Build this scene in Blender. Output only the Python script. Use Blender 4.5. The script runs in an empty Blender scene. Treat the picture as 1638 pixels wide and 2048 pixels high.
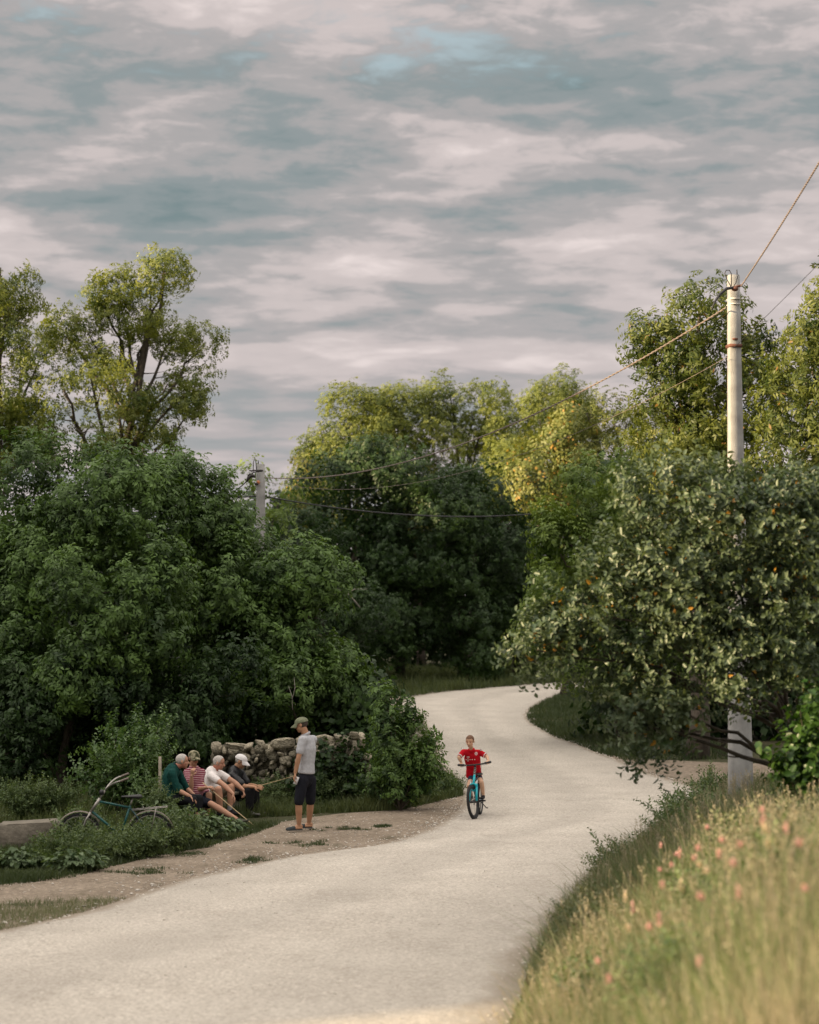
import bpy, bmesh, math, random
import numpy as np
from mathutils import Vector, Matrix
C = bpy.context
rng = np.random.default_rng(7)
random.seed(7)
rad = math.radians

# ------------------------------------------------------------------ camera
F = 4200.0; CU, CV = 819.0, 1024.0; CAMZ = 2.9; HOR = 1290.0
TH = math.atan((HOR - CV) / F)
cam = bpy.data.cameras.new('camera'); camo = bpy.data.objects.new('camera', cam)
C.scene.collection.objects.link(camo); C.scene.camera = camo
camo.location = (0, 0, CAMZ); camo.rotation_euler = (math.pi/2 + TH, 0, 0)
cam.sensor_fit = 'VERTICAL'; cam.sensor_height = 36; cam.sensor_width = 36
cam.lens = F / 2048 * 36
cam.clip_start = 0.1; cam.clip_end = 4000
cam.dof.use_dof = True; cam.dof.focus_distance = 34.5; cam.dof.aperture_fstop = 1.8

# ------------------------------------------------------------------ light
SUN_AZ = Vector((-0.955, -0.295)).normalized(); SUN_EL = rad(13.0)
tosun = Vector((SUN_AZ.x*math.cos(SUN_EL), SUN_AZ.y*math.cos(SUN_EL), math.sin(SUN_EL)))
sl = bpy.data.lights.new('sun', 'SUN'); slo = bpy.data.objects.new('sun', sl)
C.scene.collection.objects.link(slo)
sl.energy = 5.0; sl.angle = rad(0.6); sl.color = (1.0, 0.755, 0.45)
slo.rotation_euler = tosun.to_track_quat('Z', 'Y').to_euler()
slo.location = (-40, -20, 40)

W = bpy.data.worlds.new('World'); C.scene.world = W; W.use_nodes = True
def N(nt, t, **kw):
    n = nt.nodes.new(t)
    for k, v in kw.items():
        if k == 'inp':
            for kk, vv in v.items(): n.inputs[kk].default_value = vv
        else: setattr(n, k, v)
    return n
def L(nt, a, b): nt.links.new(a, b)
def ramp(nt, stops, interp='LINEAR'):
    r = nt.nodes.new('ShaderNodeValToRGB'); r.color_ramp.interpolation = interp
    e = r.color_ramp.elements
    while len(e) < len(stops): e.new(0.5)
    for k, (p, c) in enumerate(stops):
        e[k].position = p; e[k].color = (*c, 1) if len(c) == 3 else c
    return r
def M(nt, op, a, b=None, c=None):
    n = nt.nodes.new('ShaderNodeMath'); n.operation = op
    for k, v in enumerate((a, b, c)):
        if v is None: continue
        if isinstance(v, (int, float)): n.inputs[k].default_value = v
        else: nt.links.new(v, n.inputs[k])
    return n.outputs[0]
def mixc(nt, f, a, b, bt='MIX'):
    n = nt.nodes.new('ShaderNodeMix'); n.data_type = 'RGBA'; n.blend_type = bt
    for s, v in ((0, f), (6, a), (7, b)):
        if isinstance(v, (int, float)): n.inputs[s].default_value = v
        elif isinstance(v, tuple): n.inputs[s].default_value = (*v, 1)
        else: nt.links.new(v, n.inputs[s])
    return n.outputs[2]
def sky_world():
    nt = W.node_tree; nt.nodes.clear()
    out = N(nt, 'ShaderNodeOutputWorld'); bg = N(nt, 'ShaderNodeBackground')
    bg.inputs[1].default_value = 1.0
    L(nt, bg.outputs[0], out.inputs[0])
    sky = N(nt, 'ShaderNodeTexSky', sky_type='NISHITA', sun_disc=False)
    sky.sun_elevation = SUN_EL; sky.sun_rotation = math.atan2(SUN_AZ.x, SUN_AZ.y)
    tc = N(nt, 'ShaderNodeTexCoord'); sp = N(nt, 'ShaderNodeSeparateXYZ')
    L(nt, tc.outputs['Generated'], sp.inputs[0])
    x, y, z = sp.outputs
    zz = M(nt, 'MAXIMUM', z, 0.0)
    den = M(nt, 'ADD', zz, 0.11)
    px = M(nt, 'DIVIDE', x, den); py = M(nt, 'DIVIDE', y, den)
    cb = N(nt, 'ShaderNodeCombineXYZ'); L(nt, px, cb.inputs[0]); L(nt, py, cb.inputs[1])
    def noise(scale, detail, rough, dist, off, sx=1.0, sy=1.0):
        mp = N(nt, 'ShaderNodeMapping'); L(nt, cb.outputs[0], mp.inputs[0])
        mp.inputs['Location'].default_value = off; mp.inputs['Scale'].default_value = (sx, sy, 1)
        n = N(nt, 'ShaderNodeTexNoise', inp={'Scale': scale, 'Detail': detail, 'Roughness': rough, 'Distortion': dist})
        L(nt, mp.outputs[0], n.inputs['Vector']); return n.outputs[0]
    n1 = noise(1.7, 3.0, 0.45, 0.3, (3.1, 2.3, 0), 0.75, 1.0)         # broad decks
    n2 = noise(5.0, 2.0, 0.45, 0.4, (0.4, 7.7, 0), 0.8, 1.0)         # rolls
    n4 = noise(15.0, 4.0, 0.6, 0.3, (2.4, 1.7, 0), 0.9, 1.0)         # ripples
    s = M(nt, 'ADD', M(nt, 'ADD', M(nt, 'MULTIPLY', n1, 0.52), M(nt, 'MULTIPLY', n2, 0.34)), M(nt, 'MULTIPLY', M(nt, 'SUBTRACT', n4, 0.5), M(nt, 'ADD', M(nt, 'MULTIPLY', zz, 0.8), 0.01)))
    # higher up the deck is thicker
    pr_ = ramp(nt, [(0.0, (0.5, 0.5, 0.5)), (0.20, (0.5, 0.5, 0.5)), (0.33, (0.86, 0.86, 0.86)), (0.46, (0.70, 0.70, 0.70)), (0.60, (0.30, 0.30, 0.30)), (0.66, (0.36, 0.36, 0.36)), (0.745, (0.85, 0.85, 0.85))], 'EASE')
    L(nt, M(nt, 'MULTIPLY', zz, 2.5), pr_.inputs[0]); s = M(nt, 'ADD', s, M(nt, 'MULTIPLY_ADD', pr_.outputs[0], 0.085, 0.030))
    cr = ramp(nt, [(0.37, (0.092, 0.122, 0.127)), (0.44, (0.130, 0.148, 0.152)), (0.50, (0.190, 0.182, 0.182)),
                   (0.56, (0.275, 0.245, 0.240)), (0.65, (0.375, 0.330, 0.320))], 'EASE')
    L(nt, s, cr.inputs[0])
    hz = ramp(nt, [(0.0, (1, 1, 1)), (0.09, (0.45, 0.45, 0.45)), (0.17, (0.0, 0.0, 0.0))]); L(nt, zz, hz.inputs[0])
    c = mixc(nt, M(nt, 'MULTIPLY', hz.outputs[0], 0.7), cr.outputs[0], (0.275, 0.242, 0.240))
    # one torn opening high up shows the clear sky behind
    dx = M(nt, 'SUBTRACT', px, -0.03); dy = M(nt, 'SUBTRACT', py, 2.42)
    rr = M(nt, 'SQRT', M(nt, 'ADD', M(nt, 'MULTIPLY', M(nt, 'POWER', M(nt, 'ABSOLUTE', dx), 2.0), 14.0), M(nt, 'MULTIPLY', M(nt, 'POWER', M(nt, 'ABSOLUTE', dy), 2.0), 60.0)))
    q = M(nt, 'ADD', rr, M(nt, 'MULTIPLY', M(nt, 'ADD', M(nt, 'SUBTRACT', n2, 0.5), M(nt, 'MULTIPLY', M(nt, 'SUBTRACT', n4, 0.5), 0.8)), 5.0))
    op = N(nt, 'ShaderNodeMapRange', interpolation_type='SMOOTHSTEP', inp={'From Min': -0.6, 'From Max': 0.9, 'To Min': 1.0, 'To Max': 0.0}); L(nt, q, op.inputs[0])
    skyc = mixc(nt, 1.0, sky.outputs[0], (0.11, 0.11, 0.11), 'MULTIPLY')
    skyc = mixc(nt, 0.6, skyc, (0.36, 0.42, 0.42))
    c = mixc(nt, M(nt, 'MULTIPLY', op.outputs[0], 0.42), c, skyc)
    # overcast skies are brighter overhead
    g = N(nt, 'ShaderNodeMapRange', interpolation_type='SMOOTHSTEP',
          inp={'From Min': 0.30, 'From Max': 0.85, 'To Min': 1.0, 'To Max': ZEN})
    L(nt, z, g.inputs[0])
    # and towards the low sun
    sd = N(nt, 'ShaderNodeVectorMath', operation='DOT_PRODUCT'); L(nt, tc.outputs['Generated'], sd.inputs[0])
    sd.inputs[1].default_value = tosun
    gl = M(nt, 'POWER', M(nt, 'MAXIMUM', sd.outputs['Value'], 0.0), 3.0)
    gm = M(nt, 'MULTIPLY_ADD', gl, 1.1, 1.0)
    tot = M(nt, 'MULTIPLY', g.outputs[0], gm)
    wz = N(nt, 'ShaderNodeMapRange', inp={'From Min': 0.32, 'From Max': 0.8}); L(nt, z, wz.inputs[0])
    c = mixc(nt, wz.outputs[0], c, (0.285, 0.262, 0.235))
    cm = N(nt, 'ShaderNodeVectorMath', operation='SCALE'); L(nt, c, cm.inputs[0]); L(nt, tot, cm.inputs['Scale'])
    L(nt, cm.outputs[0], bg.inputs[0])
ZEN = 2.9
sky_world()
vs = C.scene.view_settings
vs.view_transform = 'Standard'; vs.look = 'None'; vs.exposure = 1.15; vs.gamma = 1.0
C.scene.cycles.max_bounces = 6; C.scene.cycles.transparent_max_bounces = 4
C.scene.cycles.use_denoising = True

# ------------------------------------------------------------------ helpers
ct, st = math.cos(TH), math.sin(TH)
def P(u, v, Y):
    """point at world depth Y seen at photo position (u, v)"""
    cx = (u - CU)/F; cy = (CV - v)/F
    dy = ct - cy*st; dz = st + cy*ct
    k = Y/dy
    return np.array((cx*k, Y, CAMZ + dz*k))
def sstep(a, b, x):
    t = np.clip((np.asarray(x, float)-a)/(b-a), 0, 1); return t*t*(3-2*t)
XR_Y = np.array([-200, -20, 0, 10, 16, 20, 25, 30, 35, 38, 41, 44, 47, 55, 62, 72, 80, 88, 92, 400])
XR_X = np.array([-8, -2.4, -1.15, -0.05, 0.80, 1.20, 2.05, 3.10, 4.4, 5.3, 6.3, 6.2, 4.9, 3.8, 3.45, 4.1, 5.4, 7.6, 11, 60])
def XR(y): return np.interp(y, XR_Y, XR_X)
HB_Y = np.array([-200, 0, 8, 11, 15, 20, 30, 37, 44, 60, 300]); HB = np.array([1.4, 1.5, 1.55, 1.45, 1.15, 0.92, 0.72, 0.40, 0.15, 0.05, 0.0])
def G(x, y):
    x = np.asarray(x, float); y = np.asarray(y, float)
    z = np.interp(y, [-500, 36, 46, 62, 75, 90, 105, 150, 250, 1200], [0, 0, 0.18, 0.62, 0.95, 1.32, 1.8, 3.0, 5, 14])
    z = z + np.interp(y, HB_Y, HB)*sstep(-0.1, 2.3, x - XR(y))
    z = z + 0.02*np.sin(x*1.3+0.7*y)*np.sin(y*0.55)*sstep(0, 3, np.abs(x-1))
    # unseen ridge added on the left, shaped to keep the sun off the lane
    rh = np.interp(y, [-60, -5, 3, 8, 14, 22, 30, 40, 50, 66, 86, 121, 170], [0, 1, 7.5, 12.0, 14.3, 16.0, 19.0, 18.6, 16.6, 16.4, 17.4, 17.0, 2])
    back = 15*sstep(-22, -48, y)*sstep(60, 30, x)              # unseen rise added behind the camera to darken the faces turned to it
    ridge = rh*sstep(-25, -40, x); ridge = np.maximum(ridge, back)
    ridge = ridge*(1 + 0.06*np.sin(y*0.35)+0.04*np.sin(y*0.9+1))
    z = z + ridge
    return z
def gp(x, y, dz=0.0): return np.array((x, y, float(G(x, y))+dz))

class MB:
    def __init__(s): s.v = []; s.f = []; s.n = 0; s.t = []
    def add(s, v, f, t=0.5):
        v = np.asarray(v, float).reshape(-1, 3)
        fs = f if isinstance(f, list) and len(f) and isinstance(f[0], np.ndarray) else [np.asarray(f, int)]
        for a in fs:
            if len(a): s.f.append(a.astype(np.int64) + s.n)
        s.v.append(v); s.n += len(v)
        s.t.append(np.full(len(v), t) if np.isscalar(t) else np.asarray(t, float))
        return s
    def data(s): return np.concatenate(s.v), s.f, np.concatenate(s.t)
    def build(s, name, mat, parent=None, smooth=False, origin=None, tint=False):
        v, fs, t = s.data()
        if origin is not None: v = v - np.asarray(origin)
        me = mesh_np(name, v, fs, smooth)
        if tint:
            a = me.attributes.new('tint', 'FLOAT', 'POINT'); a.data.foreach_set('value', t.astype(np.float32))
        return link(name, me, mat, parent)
def mesh_np(name, v, fs, smooth=False):
    me = bpy.data.meshes.new(name)
    me.vertices.add(len(v)); me.vertices.foreach_set('co', np.asarray(v, np.float32).ravel())
    li = np.concatenate([a.ravel() for a in fs]); cnt = np.concatenate([np.full(len(a), a.shape[1]) for a in fs])
    me.loops.add(len(li)); me.loops.foreach_set('vertex_index', li.astype(np.int32))
    me.polygons.add(len(cnt)); me.polygons.foreach_set('loop_start', (np.cumsum(cnt)-cnt).astype(np.int32))
    if smooth: me.polygons.foreach_set('use_smooth', np.ones(len(cnt), bool))
    me.update(calc_edges=True)
    return me
def link(name, me, mat, parent=None):
    if mat is not None and not me.materials: me.materials.append(mat)
    o = bpy.data.objects.new(name, me); C.scene.collection.objects.link(o)
    if parent is not None: o.parent = parent
    return o
def tag(o, label=None, cat=None, group=None, kind=None):
    if label: o['label'] = label
    if cat: o['category'] = cat
    if group: o['group'] = group
    if kind: o['kind'] = kind
    return o
def thing(name, label, cat, loc, group=None, rz=0.0):
    o = bpy.data.objects.new(name, None); C.scene.collection.objects.link(o)
    o.location = tuple(float(a) for a in loc); o.rotation_euler = (0, 0, rz); o.empty_display_size = 0.2
    return tag(o, label, cat, group)
def unit(a): a = np.asarray(a, float); return a/ (np.linalg.norm(a)+1e-12)
def frame_of(d, side=None):
    d = unit(d)
    if side is None: side = np.array((0, 0, 1.0)) if abs(d[2]) < 0.9 else np.array((1.0, 0, 0))
    b = np.cross(d, side); b = unit(b); a = np.cross(b, d)
    return a, b, d      # a ~ side made perpendicular
def limb(mb, p0, p1, r0, r1, flat=1.0, side=None, K=12, caps=True, t=0.5, ck0=1.0, ck1=1.0):
    """tapered capsule; cross-section r along 'side', r*flat across it"""
    p0 = np.asarray(p0, float); p1 = np.asarray(p1, float)
    a, b, d = frame_of(p1-p0, side); Ln = np.linalg.norm(p1-p0)
    prof = []
    if caps:
        for q in (1.0, 0.92, 0.71, 0.38): prof.append((-r0*ck0*math.sin(q*math.pi/2)*min(1, flat+0.2), r0*math.cos(q*math.pi/2)+1e-4))
    prof.append((0, r0)); prof.append((Ln*0.5, (r0+r1)/2)); prof.append((Ln, r1))
    if caps:
        for q in (0.38, 0.71, 0.92, 1.0): prof.append((Ln+r1*ck1*math.sin(q*math.pi/2)*min(1, flat+0.2), r1*math.cos(q*math.pi/2)+1e-4))
    an = np.linspace(0, 2*math.pi, K, endpoint=False); V = []
    for h, r in prof:
        V.append(p0 + d*h + np.outer(np.cos(an)*r, a) + np.outer(np.sin(an)*r*flat, b))
    V = np.concatenate(V); n = len(prof); i = np.arange(K); j = (i+1) % K; fs = []
    for k in range(n-1): fs.append(np.stack([k*K+i, k*K+j, (k+1)*K+j, (k+1)*K+i], 1))
    Fq = np.concatenate(fs)
    caps_f = [np.arange(K)[::-1][None], (np.arange(K)+(n-1)*K)[None]]
    mb.add(V, [Fq]+caps_f, t)
def ell(mb, c, r, R=None, nu=14, nv=10, t=0.5):
    th = np.linspace(0, 2*math.pi, nu, endpoint=False); ph = np.linspace(0.02, math.pi-0.02, nv)
    T, Ph = np.meshgrid(th, ph)
    V = np.stack([np.sin(Ph)*np.cos(T)*r[0], np.sin(Ph)*np.sin(T)*r[1], np.cos(Ph)*r[2]], -1).reshape(-1, 3)
    if R is not None: V = V @ np.asarray(R).T
    V = V + np.asarray(c); i = np.arange(nu); j = (i+1) % nu
    fs = [np.stack([k*nu+i, (k+1)*nu+i, (k+1)*nu+j, k*nu+j], 1) for k in range(nv-1)]
    mb.add(V, [np.concatenate(fs), i[None], ((nv-1)*nu+i)[::-1][None]], t)
def tube(mb, pts, r, K=8, t=0.5, flat=1.0):
    pts = np.asarray(pts, float); n = len(pts)
    r = np.full(n, r) if np.isscalar(r) else np.asarray(r, float)
    tan = np.gradient(pts, axis=0); tan /= np.linalg.norm(tan, axis=1)[:, None]+1e-12
    a, b, _ = frame_of(tan[0]); V = []; an = np.linspace(0, 2*math.pi, K, endpoint=False)
    for k in range(n):
        a = unit(a - tan[k]*np.dot(a, tan[k])); b = np.cross(tan[k], a)
        V.append(pts[k] + np.outer(np.cos(an)*r[k], a) + np.outer(np.sin(an)*r[k]*flat, b))
    i = np.arange(K); j = (i+1) % K
    fs = [np.stack([k*K+i, k*K+j, (k+1)*K+j, (k+1)*K+i], 1) for k in range(n-1)]
    mb.add(np.concatenate(V), [np.concatenate(fs), i[::-1][None], (i+(n-1)*K)[None]], t)
def box(mb, c, s, R=None, t=0.5, top=None):
    c = np.asarray(c, float); h = np.asarray(s, float)/2
    V = np.array([(x, y, z) for z in (-1, 1) for y in (-1, 1) for x in (-1, 1)], float)*h
    if top is not None: V[4:, 0] *= top[0]; V[4:, 1] *= top[1]
    if R is not None: V = V @ np.asarray(R).T
    mb.add(V+c, np.array([(0, 2, 3, 1), (4, 5, 7, 6), (0, 1, 5, 4), (2, 6, 7, 3), (0, 4, 6, 2), (1, 3, 7, 5)]), t)
def torus(mb, c, R, r, ax, K=36, k=8, a0=0, a1=2*math.pi, t=0.5, flat=1.0):
    c = np.asarray(c, float); a, b, d = frame_of(ax); closed = abs(a1-a0-2*math.pi) < 1e-6
    th = np.linspace(a0, a1, K, endpoint=not closed); V = []
    an = np.linspace(0, 2*math.pi, k, endpoint=False)
    for q in th:
        rr = a*math.cos(q)+b*math.sin(q)
        V.append(c + rr*R + np.outer(np.cos(an)*r, rr) + np.outer(np.sin(an)*r*flat, d))
    i = np.arange(k); j = (i+1) % k; fs = []
    for q in range(K if closed else K-1):
        q2 = (q+1) % K; fs.append(np.stack([q*k+i, q*k+j, q2*k+j, q2*k+i], 1))
    mb.add(np.concatenate(V), np.concatenate(fs), t)
def remeshed(mb, voxel, sm=3, name='body'):
    v, fs, t = mb.data(); me = mesh_np(name, v, fs)
    o = bpy.data.objects.new('tmp', me); C.scene.collection.objects.link(o)
    m = o.modifiers.new('r', 'REMESH'); m.mode = 'VOXEL'; m.voxel_size = voxel; m.adaptivity = 0
    s = o.modifiers.new('s', 'SMOOTH'); s.factor = 0.5; s.iterations = sm
    dg = C.evaluated_depsgraph_get(); out = bpy.data.meshes.new_from_object(o.evaluated_get(dg))
    bpy.data.objects.remove(o); bpy.data.meshes.remove(me)
    out.polygons.foreach_set('use_smooth', np.ones(len(out.polygons), bool)); out.materials.clear(); out.name = name
    return out
# ------------------------------------------------------------------ materials
def mat(name):
    m = bpy.data.materials.new(name); m.use_nodes = True; nt = m.node_tree
    return m, nt, nt.nodes['Principled BSDF']
def setp(b, **kw):
    for k, v in kw.items():
        k = {'col': 'Base Color', 'rough': 'Roughness', 'metal': 'Metallic', 'spec': 'Specular IOR Level', 'sheen': 'Sheen Weight'}[k]
        b.inputs[k].default_value = (*v, 1) if isinstance(v, tuple) else v
def simple(name, col, rough=0.6, metal=0.0, nscale=20, var=0.18, bump=0.1, bscale=60, dist=0.01, spec=0.4):
    m, nt, b = mat(name); setp(b, rough=rough, metal=metal, spec=spec)
    tc = N(nt, 'ShaderNodeTexCoord'); n = N(nt, 'ShaderNodeTexNoise', inp={'Scale': nscale, 'Detail': 4.0})
    L(nt, tc.outputs['Object'], n.inputs['Vector'])
    r = ramp(nt, [(0.3, tuple(c*(1-var) for c in col)), (0.7, tuple(min(1, c*(1+var)) for c in col))]); L(nt, n.outputs[0], r.inputs[0])
    L(nt, r.outputs[0], b.inputs['Base Color'])
    if bump:
        n2 = N(nt, 'ShaderNodeTexNoise', inp={'Scale': bscale, 'Detail': 3.0}); L(nt, tc.outputs['Object'], n2.inputs['Vector'])
        bp = N(nt, 'ShaderNodeBump', inp={'Strength': bump, 'Distance': dist}); L(nt, n2.outputs[0], bp.inputs['Height']); L(nt, bp.outputs[0], b.inputs['Normal'])
    return m
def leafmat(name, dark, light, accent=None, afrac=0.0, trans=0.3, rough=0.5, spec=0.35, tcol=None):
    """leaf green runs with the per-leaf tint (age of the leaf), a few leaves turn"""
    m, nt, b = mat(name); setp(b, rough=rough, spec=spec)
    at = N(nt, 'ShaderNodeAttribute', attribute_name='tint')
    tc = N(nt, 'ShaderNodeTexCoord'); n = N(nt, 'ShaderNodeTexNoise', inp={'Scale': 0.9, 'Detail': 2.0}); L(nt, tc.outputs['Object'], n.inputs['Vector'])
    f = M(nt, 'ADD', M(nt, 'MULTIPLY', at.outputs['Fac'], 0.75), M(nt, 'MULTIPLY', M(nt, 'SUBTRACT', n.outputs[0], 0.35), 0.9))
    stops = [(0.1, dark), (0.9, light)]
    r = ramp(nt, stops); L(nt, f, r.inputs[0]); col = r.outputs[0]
    if accent is not None:
        g = M(nt, 'GREATER_THAN', at.outputs['Fac'], 1.0-afrac)
        col = mixc(nt, g, col, accent)
    L(nt, col, b.inputs['Base Color'])
    tr = N(nt, 'ShaderNodeBsdfTranslucent'); tm = mixc(nt, 1.0, col, tcol or (1.25, 1.2, 0.55), 'MULTIPLY'); L(nt, tm, tr.inputs[0])
    mx = N(nt, 'ShaderNodeMixShader'); mx.inputs[0].default_value = trans
    L(nt, b.outputs[0], mx.inputs[1]); L(nt, tr.outputs[0], mx.inputs[2])
    L(nt, mx.outputs[0], nt.nodes['Material Output'].inputs[0])
    return m
MT = {}
MT['boxelder'] = leafmat('boxelder_leaf', (0.013, 0.038, 0.010), (0.125, 0.215, 0.050))
MT['boxelder_pale'] = leafmat('pale_boxelder_leaf', (0.060, 0.115, 0.018), (0.20, 0.28, 0.06))
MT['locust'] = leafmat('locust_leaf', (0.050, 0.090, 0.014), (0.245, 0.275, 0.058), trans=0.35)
MT['shaded_leaf'] = leafmat('shade_darkened_leaf', (0.009, 0.028, 0.008), (0.052, 0.100, 0.026))  # shade of the thicket and wood is put into this leaf colour
MT['yellowtree'] = leafmat('yellowing_leaf', (0.08, 0.12, 0.02), (0.26, 0.265, 0.075), accent=(0.42, 0.26, 0.06), afrac=0.025)
MT['walnut'] = leafmat('walnut_leaf', (0.028, 0.060, 0.010), (0.17, 0.195, 0.042), accent=(0.26, 0.15, 0.04), afrac=0.03, trans=0.35)
MT['quince'] = leafmat('quince_leaf', (0.028, 0.058, 0.024), (0.135, 0.178, 0.095), accent=(0.50, 0.26, 0.04), afrac=0.016, rough=0.42, spec=0.5)
MT['lilac'] = leafmat('lilac_leaf', (0.040, 0.095, 0.024), (0.17, 0.27, 0.085), rough=0.4, spec=0.5)
MT['burdock'] = leafmat('burdock_leaf', (0.045, 0.088, 0.032), (0.15, 0.21, 0.105), rough=0.5)
MT['weed'] = leafmat('weed_leaf', (0.050, 0.088, 0.030), (0.15, 0.205, 0.085))
MT['vine'] = leafmat('vine_leaf', (0.022, 0.060, 0.012), (0.060, 0.12, 0.022), rough=0.4)
MT['grass'] = leafmat('grass_blade', (0.042, 0.068, 0.024), (0.12, 0.145, 0.055), rough=0.6)
MT['lawn'] = leafmat('lawn_blade', (0.030, 0.052, 0.020), (0.075, 0.10, 0.040), rough=0.6)
MT['drygrass'] = leafmat('dry_grass_blade', (0.16, 0.155, 0.10), (0.42, 0.37, 0.265), rough=0.6, tcol=(1.1, 1.0, 0.7))
MT['olivegrass'] = leafmat('olive_grass_blade', (0.060, 0.090, 0.034), (0.255, 0.26, 0.155), rough=0.6, tcol=(1.1, 1.05, 0.6))
MT['redgrass'] = leafmat('russet_grass_blade', (0.12, 0.105, 0.060), (0.29, 0.235, 0.145), rough=0.6, tcol=(1.1, 1.0, 0.7))
MT['bark'] = simple('bark', (0.085, 0.07, 0.055), 0.9, nscale=6, var=0.4, bump=0.6, bscale=18, dist=0.03)
MT['twig'] = simple('dead_twig', (0.32, 0.29, 0.26), 0.85, nscale=8, var=0.3)

# ------------------------------------------------------------------ terrain
def gpx(u, v):
    Y = np.arange(5, 400, 0.05)
    cx = (u-CU)/F; cy = (CV-v)/F; dy = ct-cy*st; dz = st+cy*ct
    z = CAMZ + Y/dy*dz; x = cx*Y/dy
    k = np.argmax(z < G(x, Y)); return np.array((x[k], Y[k]))
def axis(segs):
    a = []
    for s0, s1, st_ in segs: a.append(np.arange(s0, s1, st_))
    return np.append(np.concatenate(a), segs[-1][1])
def terrain():
    xs = axis([(-900, -200, 100), (-200, -60, 20), (-60, -20, 2), (-20, -12, 0.8), (-12, 14, 0.25), (14, 30, 1.5), (30, 200, 20), (200, 900, 100)])
    ys = axis([(-200, -60, 20), (-60, 6, 2), (6, 60, 0.25), (60, 110, 0.5), (110, 200, 5), (200, 1400, 100)])
    X, Y = np.meshgrid(xs, ys); Z = G(X, Y)
    nx, ny = len(xs), len(ys)
    i = (np.arange(ny-1)[:, None]*nx + np.arange(nx-1)[None]).ravel()
    me = mesh_np('ground', np.stack([X, Y, Z], -1).reshape(-1, 3), [np.stack([i, i+1, i+nx+1, i+nx], 1)], True)
    m, nt, b = mat('ground_soil'); setp(b, rough=0.95, spec=0.1)
    tc = N(nt, 'ShaderNodeTexCoord'); mp = tc.outputs['Object']
    n1 = N(nt, 'ShaderNodeTexNoise', inp={'Scale': 0.5, 'Detail': 5.0}); L(nt, mp, n1.inputs['Vector'])
    n2 = N(nt, 'ShaderNodeTexNoise', inp={'Scale': 14.0, 'Detail': 4.0, 'Roughness': 0.7}); L(nt, mp, n2.inputs['Vector'])
    r1 = ramp(nt, [(0.35, (0.045, 0.055, 0.028)), (0.6, (0.085, 0.080, 0.048))]); L(nt, n1.outputs[0], r1.inputs[0])
    r2 = ramp(nt, [(0.35, (0.6, 0.6, 0.6)), (0.7, (1.3, 1.25, 1.2))]); L(nt, n2.outputs[0], r2.inputs[0])
    L(nt, mixc(nt, 1.0, r1.outputs[0], r2.outputs[0], 'MULTIPLY'), b.inputs['Base Color'])
    bp = N(nt, 'ShaderNodeBump', inp={'Strength': 0.7, 'Distance': 0.03}); L(nt, n2.outputs[0], bp.inputs['Height']); L(nt, bp.outputs[0], b.inputs['Normal'])
    tag(link('ground', me, m), kind='structure')
terrain()
def resample(pts, n):
    pts = np.asarray(pts, float); d = np.r_[0, np.cumsum(np.linalg.norm(np.diff(pts, axis=0), axis=1))]
    t = np.linspace(0, d[-1], n); return np.stack([np.interp(t, d, pts[:, k]) for k in range(2)], 1)
def smooth_line(pts, it=3):
    pts = np.asarray(pts, float)
    for _ in range(it):                       # Chaikin
        q = np.empty((2*len(pts), 2)); q[0] = pts[0]; q[-1] = pts[-1]
        q[1:-1:2] = pts[:-1]*0.75+pts[1:]*0.25; q[2:-1:2] = pts[:-1]*0.25+pts[1:]*0.75
        pts = q
    return pts
def wob(n, amp, r):
    k = np.arange(n); s = np.zeros(n)
    for per, a in ((60, 1.0), (23, 0.7), (9, 0.5), (4, 0.4)): s += a*np.interp(k, np.arange(0, n+per, per), r.normal(0, 1, len(np.arange(0, n+per, per))))
    return s*amp
def strip(name, A, B, n, m, off, material, wa=0.05, wb=0.05, seed=1):
    r = np.random.default_rng(seed); A = resample(smooth_line(A), n); B = resample(smooth_line(B), n)
    d = B-A; d /= np.linalg.norm(d, axis=1)[:, None]
    A = A + d*wob(n, wa, r)[:, None]; B = B + d*wob(n, wb, r)[:, None]
    t = np.linspace(0, 1, m)[None, :, None]; V = A[:, None]*(1-t)+B[:, None]*t
    Z = G(V[..., 0], V[..., 1])+off
    e = np.minimum(t, 1-t)[..., 0]*0+off
    V = np.concatenate([V, Z[..., None]], -1).reshape(-1, 3)
    i = (np.arange(n-1)[:, None]*m + np.arange(m-1)[None]).ravel()
    me = mesh_np(name, V, [np.stack([i, i+1, i+m+1, i+m], 1)], True)
    a = me.attributes.new('across', 'FLOAT', 'POINT'); a.data.foreach_set('value', np.tile(t.ravel(), n).astype(np.float32))
    return tag(link(name, me, material), kind='structure')
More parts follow.
